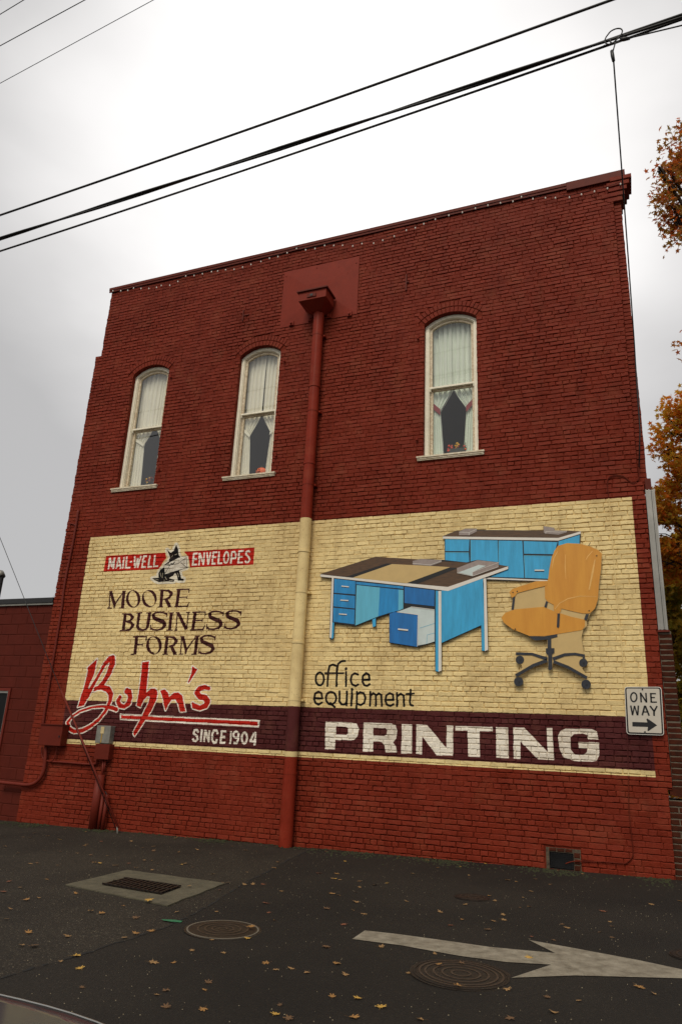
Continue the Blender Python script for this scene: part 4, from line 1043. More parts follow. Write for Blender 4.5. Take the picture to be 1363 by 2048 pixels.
for u, v in ((1200, 245), (1110, 897), (207, 680), (258, 668), (235, 1115)):
    D.plate('screw_head', ch, [(u + 8 * math.cos(k), v + 8 * math.sin(k)) for k in range(6)], M_blackpaint, 6)
D.line('lever', ch, [[(1103, 128), (1127, 86)]], M_blackpaint, 2, 7)

# ------------------------------------------------------------ ONE WAY sign
sg = crop(1240, 1365, 13.63)
YS = DW - .055
D = Cut('one_way_sign', 'rectangular white ONE WAY sign with black arrow pointing right at the wall corner', 'road sign', ((1300, 1470),), YS)
M_sign = mat('sign_sheeting', C(196, 188, 174), .4, var=.05); M_signw = mat('sign_edge_white', C(225, 222, 212), .4, var=.03)
def rr4(c, rad, n=5):
    out_ = []
    for i in range(4):
        p0, p1, p2 = Vector(c[i - 1]), Vector(c[i]), Vector(c[(i + 1) % 4])
        a = p1 + (p0 - p1).normalized() * rad; b = p1 + (p2 - p1).normalized() * rad
        for k in range(n + 1):
            t = k / n; q = a * (1 - t) ** 2 + p1 * 2 * t * (1 - t) + b * t * t; out_.append((q.x, q.y))
    return out_
D.plate('sign_plate', sg, rr4([(108, 120), (1115, 122), (1190, 1448), (168, 1412)], 90), M_signw, 0)
D.plate('sign_border', sg, rr4([(122, 136), (1098, 138), (1172, 1430), (184, 1396)], 75), M_blackpaint, 1)
D.plate('sign_face', sg, rr4([(162, 168), (1058, 172), (1130, 1390), (226, 1358)], 40), M_sign, 2)
E_ = [(362 + 82 * math.cos(2 * math.pi * k / 24), 403 + 122 * math.sin(2 * math.pi * k / 24)) for k in range(24)]
D.line('letter', sg, [[(u, v, 40) for u, v in E_]], M_blackpaint, 3, closed=True)
D.line('letter', sg, [[(548, 280, 42), (565, 545, 42)], [(540, 282, 40), (712, 545, 44)], [(692, 285, 40), (712, 548, 40)]], M_blackpaint, 3)
D.line('letter', sg, [[(824, 288, 44), (840, 552, 44)], [(810, 306, 36), (966, 308, 36)], [(830, 415, 34), (940, 415, 34)], [(822, 538, 36), (995, 538, 36)]], M_blackpaint, 3)
D.line('letter', sg, [[(280, 632, 44), (330, 895, 40)], [(330, 895, 36), (382, 640, 36)], [(382, 640, 36), (462, 897, 38)], [(488, 632, 42), (470, 897, 40)]], M_blackpaint, 3)
D.line('letter', sg, [[(665, 635, 48), (592, 898, 42)], [(672, 635, 48), (782, 908, 44)], [(620, 806, 34), (745, 806, 34)]], M_blackpaint, 3)
D.line('letter', sg, [[(805, 640, 44), (915, 785, 46)], [(998, 645, 40), (918, 790, 44)], [(914, 770, 48), (916, 912, 48)]], M_blackpaint, 3)
D.plate('arrow', sg, [(322, 1078), (735, 1092), (705, 1005), (735, 985), (998, 1168), (765, 1325), (735, 1318), (748, 1215), (325, 1200)], M_blackpaint, 3)
for u, v in ((598, 193), (666, 1352)): D.plate('bolt', sg, [(u + 24 * math.cos(k * .8), v + 24 * math.sin(k * .8)) for k in range(8)], M_black, 4, .006)
MB().box(T(1285, 1400).x - .02, T(1285, 1400).x + .02, YS + .024, DW - .002, ZC + .5, ZC + .56).build('standoff', M_grey, D.t)

# ------------------------------------------------------------ electrical boxes, conduits and cables
def solid_box(root, nm, quad, off, m, bev=.006):
    P_ = [T(*q, -off) for q in quad]; x0 = (P_[0].x + P_[3].x) / 2; x1 = (P_[1].x + P_[2].x) / 2; z1 = (P_[0].z + P_[1].z) / 2; z0 = (P_[2].z + P_[3].z) / 2
    MB().box(x0, x1, DW - off, DW - .008, z0, z1, bev).build(nm, m, root); return x0, x1, z0, z1
t = thing('electrical_panel', 'square red painted electrical box left of the mural script', 'electrical box', (-9.7, DW, ZC - .33))
M_boxred = mat('box_red_paint', C(98, 34, 22), .6, var=.1, spec=.15)
bx = solid_box(t, 'cabinet', [(81, 1449.5), (126, 1450), (119.5, 1492.5), (76, 1490)], .17, M_boxred)
MB().box(bx[0] - .012, bx[1] + .012, DW - .19, DW - .01, bx[3] - .002, bx[3] + .014).build('lid', M_boxred, t)
MB().box(bx[1] - .05, bx[1] - .03, DW - .185, DW - .171, (bx[2] + bx[3]) / 2 - .03, (bx[2] + bx[3]) / 2).build('latch', M_black, t)
t = thing('electric_meter_box', 'tall grey and red utility box with yellow tag beside the script mural', 'utility box', (-8.45, DW, ZC - .5))
b2 = solid_box(t, 'upper_cover', [(193.5, 1450.5), (221, 1452.5), (218, 1487.5), (190.5, 1486)], .13, M_grey)
b3 = solid_box(t, 'lower_cabinet', [(190, 1488), (219, 1489), (216, 1520), (188, 1518)], .14, M_boxred)
xm = (b2[0] + b2[1]) / 2 - .02
MB().box(xm - .035, xm + .035, DW - .134, DW - .131, b2[3] - .13, b2[3] - .02).build('paper_tag', mat('tag_paper', C(196, 176, 128), .7), t)
MB().box(xm - .008, xm + .008, DW - .1345, DW - .131, b2[2] + .01, b2[3] - .132).build('yellow_strap', mat('yellow_strap', C(170, 130, 30), .6), t)
def off_pts(pts, off): return [T(a, b, -off) for a, b in pts]
def smooth_path(pts, n=6):
    out_ = []
    P_ = [pts[0]] + list(pts) + [pts[-1]]
    for i in range(1, len(P_) - 2):
        a, b, c, d = P_[i - 1], P_[i], P_[i + 1], P_[i + 2]
        for k in range(n):
            t_ = k / n
            out_.append(.5 * ((2 * b) + (c - a) * t_ + (2 * a - 5 * b + 4 * c - d) * t_ ** 2 + (3 * b - a - 3 * c + d) * t_ ** 3))
    out_.append(P_[-2]); return out_
def pipe(name, pts, r, m, label, cat, off=.05, group=None, sm=True):
    P_ = off_pts(pts, off); P_ = smooth_path(P_) if sm else P_
    o = MB().tube(P_, r, 10).build(name, m, None, True, loc=P_[-1]); return props(o, label, cat, group)
M_cond = mat('red_conduit', C(104, 36, 24), .55, var=.1, spec=.2)
pipe('conduit', [(157, 1020), (148, 1075), (130, 1165), (122, 1225), (103, 1340), (90, 1420), (86, 1449)], .022, M_cond, 'long thin red conduit climbing the left edge of the mural wall', 'conduit', .04)
pipe('conduit', [(140, 1047), (150, 1050), (153, 1060)], .012, M_cond, 'short bent red conduit branch high beside the mural corner', 'conduit', .03)
pipe('conduit', [(0, 1565), (30, 1568), (58, 1570), (76, 1562), (88, 1540), (92, 1493)], .032, M_cond, 'thick red conduit bending left from under the electrical panel', 'conduit', .07)
pipe('conduit', [(100, 1523), (130, 1525), (185, 1529), (192, 1524), (193, 1519)], .018, M_cond, 'horizontal red conduit joining the two utility boxes', 'conduit', .05)
pipe('conduit', [(84, 1494), (84, 1512), (90, 1520), (101, 1523), (108, 1517), (114, 1500), (115, 1494)], .012, M_cond, 'looped red cable hanging under the electrical panel', 'conduit', .06)
a, b, c = T(207, 1520, -.07), T(203, 1560, -.07), T(190, 1655, -.07)
t = thing('riser_pipe', 'wide red riser pipe under the grey utility box with two short stubs', 'pipe', (c.x, DW - .07, gz(c.x)))
MB().tube([a, b], .02, 10).build('upper_pipe', M_cond, t, True)
q = T(211, 1520, -.07); MB().tube([q, T(208, 1545, -.07)], .016, 10).build('upper_pipe', M_cond, t, True)
MB().tube([Vector((b.x - .02, DW - .09, b.z + .08)), Vector((b.x - .02, DW - .09, gz(b.x)))], .075, 14).build('riser', M_cond, t, True)
for dx in (.10, .18): MB().tube([Vector((b.x + dx, DW - .1, gz(b.x) + .55)), Vector((b.x + dx, DW - .1, gz(b.x)))], .03, 10).build('stub_pipe', M_cond, t, True)
MB().tube([Vector((b.x + dx_, DW - .1, gz(b.x) + .55 + dz_)) for dx_, dz_ in ((-.1, .0), (-.05, .04), (.05, -.02), (.14, .04), (.2, -.03))], .008, 6).build('tie_wire', M_cable, t)
# guy wire and its guard
gy = DW - .26
def onplane(px, py, Y): r = ray(px, py); k = Y / r.y; return Vector((r.x * k, Y, r.z * k + ZC))
g0 = onplane(236, 1664, gy); g0.z = gz(g0.x)
g1, g2 = onplane(122, 1380, gy), onplane(0, 1075, gy)
t = thing('guy_wire', 'slanting guy wire with red tube guard in front of the utility boxes', 'guy wire', g0)
MB().tube([g0 + Vector((0, 0, .08)), g1], .017, 10).build('guard', M_cond, t, True)
MB().tube([g0, g0 + (g1 - g0) * 1.0 + (g2 - g1) * 1.6], .006, 6).build('cable', M_cable, t, True)
MB().tube([g0 - Vector((0, 0, .05)), g0 + Vector((-.03, 0, .12))], .012, 8).build('anchor_rod', M_grey, t, True)
# thin cable down the right of the mural
mcab = mural_material('painted_cable', tuple(v * .6 for v in RED), .6, 0)
cab = [(1276, 935), (1277, 955), (1268, 965), (1258, 962), (1245, 952), (1225, 951), (1215, 958), (1214, 975), (1217, 1000), (1226, 1110), (1238, 1250), (1250, 1372), (1253, 1450), (1256, 1560), (1257, 1620), (1262, 1670), (1265, 1700), (1263, 1715), (1252, 1726), (1240, 1727), (1200, 1724), (1150, 1723), (1130, 1728)]
pipe('wall_cable', cab, .007, mcab, 'thin cable looping over the mural corner and running down to the vent', 'cable', .028)
# foundation vent
t = thing('foundation_vent', 'dark foundation vent with wire mesh at the base of the wall', 'vent', (-.98, DW, VZ0))
mb = MB().box(VX0 - .04, VX0, DW - .002, DW + .1, VZ0 - .05, VZ1 + .05); mb.box(VX1, VX1 + .09, DW - .002, DW + .1, VZ0 - .05, VZ1 + .05); mb.box(VX0, VX1, DW - .002, DW + .1, VZ1, VZ1 + .05)
mb.build('surround', mat('dirty_mortar', C(96, 84, 66), .9, col2=C(54, 40, 32), vscale=22, bump=.5), t)
for k in range(3):
    v, f = brick_geo(VX0 - .0 + k * .1, VX0 + .09 + k * .1, VZ1 + .006, VZ1 + .046, DW - .008, DW + .02, rg); mesh('brick', v, f, M_plainbrick, t)
for k in range(3):
    v, f = brick_geo(VX1 + .01, VX1 + .08, VZ0 + k * .075, VZ0 + k * .075 + .06, DW - .008, DW + .02, rg); mesh('brick', v, f, M_plainbrick, t)
MB().box(VX0, VX1, DW + .10, DW + .12, VZ0, VZ1).build('opening', M_blackpaint, t)
mb = MB()
for k in range(14): mb.box(VX0 + k * (VX1 - VX0) / 14, VX0 + k * (VX1 - VX0) / 14 + .003, DW - .004, DW - .001, VZ0, VZ1)
for k in range(9): mb.box(VX0, VX1, DW - .007, DW - .0045, VZ0 + k * (VZ1 - VZ0) / 9, VZ0 + k * (VZ1 - VZ0) / 9 + .003)
mb.build('wire_mesh', M_black, t)

# ------------------------------------------------------------ right edge: sign box end, brick pier, black case
t = thing('street_sign_box', 'long grey aluminium sign box seen edge-on at the street corner', 'sign box', (.47, DW + .6, ZC + 1.6))
MB().box(.418, .528, DW + .03, DW + 3.2, ZC + 1.62, ZC + 3.62, .004).build('housing', M_alu, t)
for a, b, y in ((.414, .428, .02), (.452, .470, .024), (.486, .492, .024), (.512, .535, .015)): MB().box(a, b, DW + y, DW + .05, ZC + 1.61, ZC + 3.63).build('rib', M_alu if a != .486 else M_black, t)
MB().box(.40, .55, DW + .0, DW + 3.2, ZC + 1.585, ZC + 1.612).build('drip_rail', M_coping, t)
MB().box(.415, .50, DW + .03, DW + .2, ZC + 3.625, ZC + 3.80, .01).build('top_bracket', M_coping, t)
t = thing('brick_planter', 'dark unpainted brick planter wall with sloped cap at the right edge', 'planter', (.8, DW + .1, gz(.8)))
yb = DW + .03
MB().box(.345, 2.3, yb + .006, yb + .5, gz(.3) - .1, ZC - .52).build('mortar', M_barejoint, t)
ci = 0; z = gz(.3) - .02
while z < ZC - .55:
    x = .352 - (ci % 2) * .1
    while x < 1.6:
        a, b = max(x, .352), x + .2
        if b - a > .03:
            v, f = brick_geo(a, b, z, z + .060, yb, yb + .05, rg); mesh('brick', v, f, M_plainbrick, t)
        x += .212
    z += CH; ci += 1
v = [(.372, yb - .01, ZC - .37), (2.4, yb - .01, ZC - .75), (2.4, yb + .5, ZC - .75), (.372, yb + .5, ZC - .37)]
v += [(a, b, c - .09) for a, b, c in v]
mesh('sloped_cap', v, [(0, 1, 2, 3), (0, 4, 5, 1), (1, 5, 6, 2), (3, 7, 4, 0), (2, 6, 7, 3)], M_plainbrick, t)
a = onplane(1342, 1407, 12.2); b = onplane(1349, 1500, 12.2)
t = thing('display_case', 'narrow black framed display case standing out from the street front', 'display case', (a.x, 12.2, b.z))
MB().box(.44, a.x + .05, 12.2, 12.26, b.z, a.z, .005).build('frame', M_black, t)
MB().box(a.x - .02, a.x + .06, 12.19, 12.27, a.z + .001, a.z + .03).build('cap', M_signw, t)
MB().box(a.x + .052, a.x + .10, 12.21, 12.25, b.z + .05, a.z - .05).build('glass_edge', M_grey, t)
MB().box(a.x + .0, a.x + .08, 12.2, 12.28, b.z - .11, b.z - .001).build('foot', M_black, t)

# ------------------------------------------------------------ low block building on the left
lb = thing('block_building', 'low dark red concrete-block building adjoining the left end of the wall', 'building', (-12.6, DW, gz(-12.6)))
BX0, BX1 = -17.0, XL_LO - .015; BZT = ZC + 2.27
wx1, wz1, wx0, wz0 = -10.80, ZC + .665, -12.1, ZC - .75
mb = MB(); y = DW + .045
mb.add([(wx1, y, ZB), (BX1, y, ZB), (BX1, y, BZT), (wx1, y, BZT)], [(0, 1, 2, 3)]); mb.add([(BX0, y, ZB), (wx0, y, ZB), (wx0, y, BZT), (BX0, y, BZT)], [(0, 1, 2, 3)])
mb.add([(wx0, y, ZB), (wx1, y, ZB), (wx1, y, wz0), (wx0, y, wz0)], [(0, 1, 2, 3)]); mb.add([(wx0, y, wz1), (wx1, y, wz1), (wx1, y, BZT), (wx0, y, BZT)], [(0, 1, 2, 3)])
mb.build('joint_bed', M_blockjoint, lb)
rg2 = random.Random(5); ci = 0; z = BZT - .2
while z > ZB - .2:
    x = BX1 + (0 if ci % 2 else -.0)
    first = True
    while x > -14.2:
        L_ = .4 if not (first and ci % 2) else .2
        a, b = x - L_ + .005, x - .005; first = False; x -= L_
        zz0, zz1 = z + .004, z + .195
        if zz1 > wz0 and zz0 < wz1:
            if a < wx1 and b > wx0:
                if b > wx1: a = wx1
                elif a < wx0: b = wx0
                else: continue
        if b - a < .03: continue
        v, f = brick_geo(a, b, max(zz0, ZB), zz1, DW + .036 + rg2.uniform(-.001, .001), DW + .06, rg2, .0008)
        mesh('block', v, f, M_block, lb)
    z -= .2; ci += 1
MB().box(BX0, BX1 + .0, DW - .02, DW + .3, BZT + .0, BZT + .10, .006).build('coping', M_black, lb)
MB().box(BX0, BX1 + .0, DW - .005, DW + .02, BZT - .035, BZT - .001).build('coping_trim', M_grey, lb)
mb = MB(); mb.add([(BX0, DW + .3, BZT - .1), (BX1, DW + .3, BZT - .1), (BX1, DW + 9, BZT - .3), (BX0, DW + 9, BZT - .3)], [(0, 1, 2, 3)]); mb.add([(BX0, y, ZB), (BX0, y, BZT), (BX0, DW + 9, BZT - .3), (BX0, DW + 9, ZB)], [(0, 1, 2, 3)]); mb.build('roof', M_black, lb)
fr = MB()
for a, b, c, d in ((wx0, wx1, wz1 - .05, wz1), (wx0, wx1, wz0, wz0 + .05), (wx0, wx0 + .05, wz0 + .05, wz1 - .05), (wx1 - .05, wx1, wz0 + .05, wz1 - .05)): fr.box(a, b, DW + .01, DW + .09, c, d)
fr = fr.build('window', M_cond, lb)
i2 = MB()
for a, b, c, d in ((wx0 + .051, wx1 - .051, wz1 - .09, wz1 - .051), (wx1 - .075, wx1 - .051, wz0 + .06, wz1 - .092)): i2.box(a, b, DW + .03, DW + .08, c, d)
i2.build('sash', M_alu, fr)
mesh('pane', [(wx0 + .05, DW + .07, wz0 + .05), (wx1 - .05, DW + .07, wz0 + .05), (wx1 - .05, DW + .07, wz1 - .06), (wx0 + .05, DW + .07, wz1 - .06)], [(0, 1, 2, 3)], mat('dark_window_glass', C(14, 15, 16), .3, spec=.2), fr)
MB().box(wx0, wx1, DW + 1.2, DW + 1.25, wz0 - .2, wz1 + .2).build('room_back', M_blackpaint, fr)
# roof vent stack
a = onplane(2, 1150, 11.6); b = onplane(8, 1205, 11.6)
t = thing('roof_vent', 'dark hooded vent pipe on the low roof at the left edge', 'roof vent', (a.x, 11.6, BZT))
MB().tube([Vector((a.x + .03, 11.6, BZT - .2)), Vector((a.x + .03, 11.6, a.z - .05))], .05, 10).build('stack', M_black, t)
MB().tube([Vector((a.x + .03, 11.6, a.z - .05)), Vector((a.x - .02, 11.6, a.z + .03)), Vector((a.x - .15, 11.6, a.z + .05)), Vector((a.x - .28, 11.6, a.z))], .085, 12).build('hood', M_grey, t, True)
MB().tube([Vector((a.x - .24, 11.6, BZT - .2)), Vector((a.x - .24, 11.6, a.z))], .04, 10).build('stack', M_black, t)

# ------------------------------------------------------------ overhead wires
def wire(name, a, b, Y, r, label, group=None, sag=.0, ext=1.0, strands=1, yaw=0):
    A_, B__ = onplane(*a, Y), onplane(*b, Y); d = B__ - A_
    A2, B2 = A_ - d * ext, B__ + d * ext; P_ = []
    for k in range(41):
        t = k / 40; q = A2 + (B2 - A2) * t; tt = (t * (1 + 2 * ext) - ext)
        q.z += sag * ((tt - .5) ** 2 - .25) ; P_.append(q)
    mb = MB()
    if strands == 1: mb.tube(P_, r, 8)
    else:
        for s in range(strands):
            mb.tube([q + Vector((0, r * 1.0 * math.cos(k * .9 + s * 2 * math.pi / strands), r * 1.0 * math.sin(k * .9 + s * 2 * math.pi / strands))) for k, q in enumerate(P_)], r, 8)
    o = mb.build(name, M_cable, None, True, loc=P_[20]); return props(o, label, 'wire', group)
gr = 'overhead wires crossing the sky'
wire('overhead_wire', (0, 430), (1220, 0), 7, .017, 'uppermost of the three thick black cables above the building', gr, sag=.12)
wire('overhead_wire', (0, 477), (1363, 31), 7, .016, 'middle thick black cable passing through the hook ring', gr, sag=.10, strands=2)
wire('overhead_wire', (0, 502), (1363, 38), 7.05, .015, 'lowest thick black cable of the three above the building', gr, sag=.16)
wire('overhead_wire', (0, 166), (305, 0), 12, .010, 'lowest thin grey wire in the upper left sky', gr)
wire('overhead_wire', (0, 91), (168, 0), 12, .014, 'middle thin black wire in the upper left sky', gr)
wire('overhead_wire', (0, 28), (46, 0), 12, .014, 'highest thin black wire in the upper left corner', gr)
# hook ring, clamps and service drop
h = crop(1180, 30, 7.448)
hp = lambda u, v: onplane(*h(u, v), 6.96)
t = thing('wire_splice', 'black wire ring and clamps tied round the cable at the top right', 'wire clamp', hp(300, 400))
MB().tube(smooth_path([hp(*q) for q in ((250, 300), (300, 240), (380, 200), (450, 200), (475, 240), (440, 310), (380, 370), (330, 410), (260, 430), (215, 395), (230, 330), (290, 250))]), .008, 8).build('ring', M_cable, t, True)
MB().tube(smooth_path([hp(*q) for q in ((300, 350), (300, 400), (360, 415), (440, 385))]), .009, 8).build('loop', M_cable, t, True)
MB().tube([hp(370, 410), hp(350, 480), hp(335, 540)], .008, 8).build('loop', M_cable, t, True)
MB().tube([hp(440, 362), hp(500, 355), hp(590, 340)], [.022, .024, .018], 10).build('clamp', M_black, t, True)
MB().tube([hp(318, 530), hp(328, 600), hp(345, 680)], [.020, .022, .018], 10).build('clamp', M_black, t, True)
MB().tube([hp(225, 430), hp(90, 505), hp(50, 518)], .002, 5).build('loose_end', M_cable, t)
A_, B__ = hp(590, 335), onplane(1363, 50, 6.96)
o = MB().tube([A_, B__, B__ + (B__ - A_) * 4], .009, 6).build('overhead_wire', M_cable, None, True, loc=A_); props(o, 'short thin wire running right from the clamp on the cable', 'wire', gr)
a = hp(345, 680); b = T(1262, 600, -.03); b = Vector((.50, DW - .02, ZC + 6.9)); c = T(1272, 690, -.03)
P_ = []
for k in range(13):
    t_ = k / 12; q = a + (onplane(1268, 690, DW - .05) - a) * t_; q.z -= .25 * 4 * t_ * (1 - t_) * .35; P_.append(q)
P_ += [T(1272, 760, -.02), T(1279, 860, -.02), T(1277, 935, -.028)]
o = MB().tube(P_, .009, 8).build('service_drop', M_cable, None, True, loc=P_[-1]); props(o, 'black service drop cable hanging from the clamp down the right corner', 'cable')

# ------------------------------------------------------------ drain, manholes, arrow, marks
M_conc = mat('drain_concrete', C(92, 86, 68), .9, col2=C(66, 62, 48), vscale=9, bump=.5, bscale=70)
M_iron = mat('cast_iron', C(40, 31, 25), .5, metal=.3, col2=C(22, 18, 16), vscale=18)
M_rimm = mat('worn_iron_rim', C(108, 102, 92), .5, metal=.2, var=.2)
M_ring = mat('polished_iron_ring', C(64, 52, 43), .45, metal=.3, var=.3, vscale=25)
sl_ = thing('storm_drain', 'rectangular iron grate set in a worn concrete surround', 'storm drain', (-4.8, 6.8, gz(-4.8)))
oc = [G(131, 1772), G(255, 1742), G(450, 1769), G(335, 1814)]; ic = [G(203, 1773), G(248, 1761), G(362, 1778), G(322, 1793)]
def lift(q, d): return Vector((q.x, q.y, gz(q.x) + d))
v = []; f = []
K = 8
for ring, zz in ((oc, .001), (oc, .012), (ic, .012), (ic, -.15)):
    for i in range(4):
        for k in range(K):
            q = ring[i] + (ring[(i + 1) % 4] - ring[i]) * k / K
            if ring is oc: q = q + Vector((noise.noise(q * 6) * .02, noise.noise(q * 6 + Vector((9, 9, 9))) * .02, 0))
            v.append(lift(q, zz))
n = 4 * K
for r in range(3):
    for k in range(n): f.append((r * n + k, r * n + (k + 1) % n, (r + 1) * n + (k + 1) % n, (r + 1) * n + k))
mesh('concrete_surround', v, f, M_conc, sl_)
mesh('pit', [lift(q, .0145) for q in ic], [(0, 1, 2, 3)], M_blackpaint, sl_)
nb = 13
for k in range(nb):
    t_ = (k + .3) / nb; t2 = t_ + .42 / nb
    q = [ic[0] + (ic[3] - ic[0]) * t_, ic[1] + (ic[2] - ic[1]) * t_, ic[1] + (ic[2] - ic[1]) * t2, ic[0] + (ic[3] - ic[0]) * t2]
    vv_ = [lift(a, .02) for a in q] + [lift(a, .030) for a in q]
    mesh('grate_bar', vv_, [(4, 5, 6, 7), (0, 1, 5, 4), (1, 2, 6, 5), (2, 3, 7, 6), (3, 0, 4, 7)], M_iron, sl_)
for s0, s1 in ((0, .03), (.485, .515), (.97, 1)):
    q = [ic[0] + (ic[1] - ic[0]) * s0, ic[0] + (ic[1] - ic[0]) * s1, ic[3] + (ic[2] - ic[3]) * s1, ic[3] + (ic[2] - ic[3]) * s0]
    vv_ = [lift(a, .02) for a in q] + [lift(a, .033) for a in q]
    mesh('grate_frame', vv_, [(4, 5, 6, 7), (0, 1, 5, 4), (1, 2, 6, 5), (2, 3, 7, 6), (3, 0, 4, 7)], M_iron, sl_)
def manhole(x, y, r, label, rings, rim, name='manhole_cover', holes=0):
    z = gz(x)
    t = thing(name, label, 'manhole', (x, y, z))
    MB().disc((x, y, z + .001), r * 1.08, .009, 48).build('frame', M_iron, t)
    MB().disc((x, y, z + .001), r * 1.01, .013, 48, r * .965).build('rim', rim, t)
    MB().disc((x, y, z + .001), r * .955, .012, 48).build('lid', M_iron, t)
    for q in rings: MB().disc((x, y, z + .006), r * q, .011, 40, r * (q - .045)).build('raised_ring', M_ring, t)
    for k in range(holes):
        a = 2 * math.pi * k / holes; MB().disc((x + r * .5 * math.cos(a), y + r * .5 * math.sin(a), z + .0125), .012, .0015, 8).build('pick_hole', M_blackpaint, t)
manhole(-3.16, 5.63, .285, 'round manhole cover with a bright steel rim left of the white arrow', (.72, .52, .32, .14), M_rimm, holes=6)
manhole(-1.185, 5.37, .315, 'larger dark ringed manhole cover just below the white arrow', (.9, .78, .6, .42, .22), M_iron, holes=8)
manhole(-1.64, 7.98, .165, 'small leaf-strewn utility cover near the wall', (.75, .4), M_iron)
q = G(1352, 1912); manhole(q.x + .12, q.y, .16, 'small dark utility cover at the right edge of the photo', (.75, .4), M_iron)
M_mark = mat('worn_road_paint', C(150, 142, 126), .75, col2=C(104, 96, 82), vscale=10, bump=.5, bscale=170, spec=.3)
g2_ = crop(640, 1640, 1.885)
arrow = [(120, 455), (168, 422), (300, 437), (480, 462), (640, 485), (885, 508), (785, 458), (960, 490), (1200, 535), (1363, 570), (1500, 600), (1363, 604), (960, 593), (720, 602), (870, 552), (700, 542), (520, 518), (300, 478)]
P_ = [G(*g2_(*q)) for q in arrow]; P_ = [Vector((q.x, q.y, gz(q.x) + .0095)) for q in P_]
tri = tessellate_polygon([P_])
ff = []
for a, b, c in tri:
    nn_ = (P_[b] - P_[a]).cross(P_[c] - P_[a]); ff.append((a, b, c) if nn_.z > 0 else (a, c, b))
o = mesh('road_arrow', P_, ff, M_mark, None, loc=P_[0]); props(o, 'long worn white arrow painted on the asphalt pointing right', 'road marking')
g1_ = crop(0, 1640, 2.004)
P_ = [G(*g1_(*q)) for q in ((645, 404), (700, 406), (732, 411), (722, 417), (680, 413), (655, 409))]; P_ = [Vector((q.x, q.y, gz(q.x) + .010)) for q in P_]
o = mesh('paint_mark', P_, [tuple(range(6))[::-1]], mat('green_survey_paint', C(36, 104, 70), .7), None, loc=P_[0]); props(o, 'short green paint mark on the asphalt above the steel-rimmed manhole', 'paint mark')

# ------------------------------------------------------------ moss, grit
rg3 = random.Random(21)
M_moss = mat('moss', C(52, 54, 24), .95, col2=C(30, 34, 18), vscale=18, bump=.6)
mb = MB()
for k in range(9000):
    x = rg3.uniform(-12.5, .3); dens = noise.noise(Vector((x * 1.4, 0, 0))) + (.24 if x > -4.4 or x < -8.8 else .02)
    if rg3.random() > max(.05, dens): continue
    y = DW - .03 - abs(rg3.gauss(0, .16 + .10 * (x > -4.4) + .1 * (x < -9))); s = rg3.uniform(.008, .024)
    z = gz(x) + .004
    v = [(x + s * math.cos(a) * rg3.uniform(.7, 1.2), y + s * math.sin(a) * rg3.uniform(.7, 1.2), z) for a in (0, 1.25, 2.5, 3.75, 5)] + [(x, y, z + s * rg3.uniform(.4, .9))]
    mb.add(v, [(i, (i + 1) % 5, 5) for i in range(5)])
o = mb.build('moss', M_moss); props(o, 'patchy green moss growing along the foot of the wall', 'moss', kind='stuff')
mb = MB()
for k in range(1900):
    x = rg3.uniform(-9, 1.2); y = rg3.uniform(3.2, 10.3); s = rg3.uniform(.0015, .0042) * (1.5 if rg3.random() < .05 else 1)
    z = gz(x) + .006
    v = [(x + s * math.cos(a), y + s * math.sin(a), z) for a in (0, 1.57, 3.14, 4.71)] + [(x, y, z + s)]
    mb.add(v, [(i, (i + 1) % 4, 4) for i in range(4)])
o = mb.build('grit', mat('pale_grit', C(150, 138, 112), .9)); props(o, 'scattered pale grit and leaf crumbs on the asphalt', 'grit', kind='stuff')

# ------------------------------------------------------------ fallen leaves
def leaf_outline():
    pts = []
    for ang, ln, wd in ((-150, .55, 14), (-95, .85, 15), (-38, .98, 14), (0, 1.1, 14), (38, .98, 14), (95, .85, 15), (150, .55, 14)):
        pts.append((ang - wd * 1.3, ln * .55)); pts.append((ang - wd * .7, ln * .80)); pts.append((ang, ln)); pts.append((ang + wd * .7, ln * .80)); pts.append((ang + wd * 1.3, ln * .52))
    o_ = []
    for i in range(0, len(pts), 5):
        o_ += pts[i:i + 5]
        nxt = pts[(i + 5) % len(pts)][0]; mid = (pts[i + 4][0] + (nxt if i + 5 < len(pts) else 210 - 14 * 1.3)) / 2
        o_.append((mid, .30))
    return o_
LO = leaf_outline()
leaf_cols = [mat('leaf_tan', C(138, 106, 66), .8, var=.3, vscale=40), mat('leaf_brown', C(94, 68, 42), .85, var=.3, vscale=40), mat('leaf_ochre', C(144, 104, 54), .8, var=.3, vscale=40), mat('leaf_yellow', C(176, 138, 60), .7, var=.2, vscale=40), mat('leaf_rust', C(112, 66, 42), .85, var=.25, vscale=40)]
leaf_meshes = []
for k in range(14):
    r = random.Random(100 + k); curl = r.uniform(.04, .4); v = [(0, 0, .10)]; asym = r.uniform(.8, 1.15)
    fold = r.uniform(0, math.pi)
    for a, l in LO:
        t = math.radians(a + 90); rr_ = l * r.uniform(.85, 1.08); x, y = rr_ * math.cos(t) * asym, rr_ * math.sin(t)
        h_ = (x * math.cos(fold) + y * math.sin(fold))
        v.append((x, y, max(0, .06 + curl * abs(h_) ** 1.5 * (1 if h_ > 0 else .35) + r.uniform(-.03, .06))))
    n = len(LO); f = [(0, 1 + i, 1 + (i + 1) % n) for i in range(n)]
    b0 = len(v); v += [(-.02, -.25, .06), (.02, -.25, .06), (.12, -1.15, .10), (.09, -1.15, .10)]; f.append((b0, b0 + 3, b0 + 2, b0 + 1))
    ci_ = [0, 1, 2, 0, 1, 2, 3, 0, 4, 1, 0, 2, 0, 1][k]
    me = bpy.data.meshes.new('fallen_leaf'); me.from_pydata(v, [], f); me.materials.append(leaf_cols[ci_]); me['tone'] = ['tan', 'brown', 'ochre', 'yellow', 'rust brown'][ci_]; leaf_meshes.append(me)
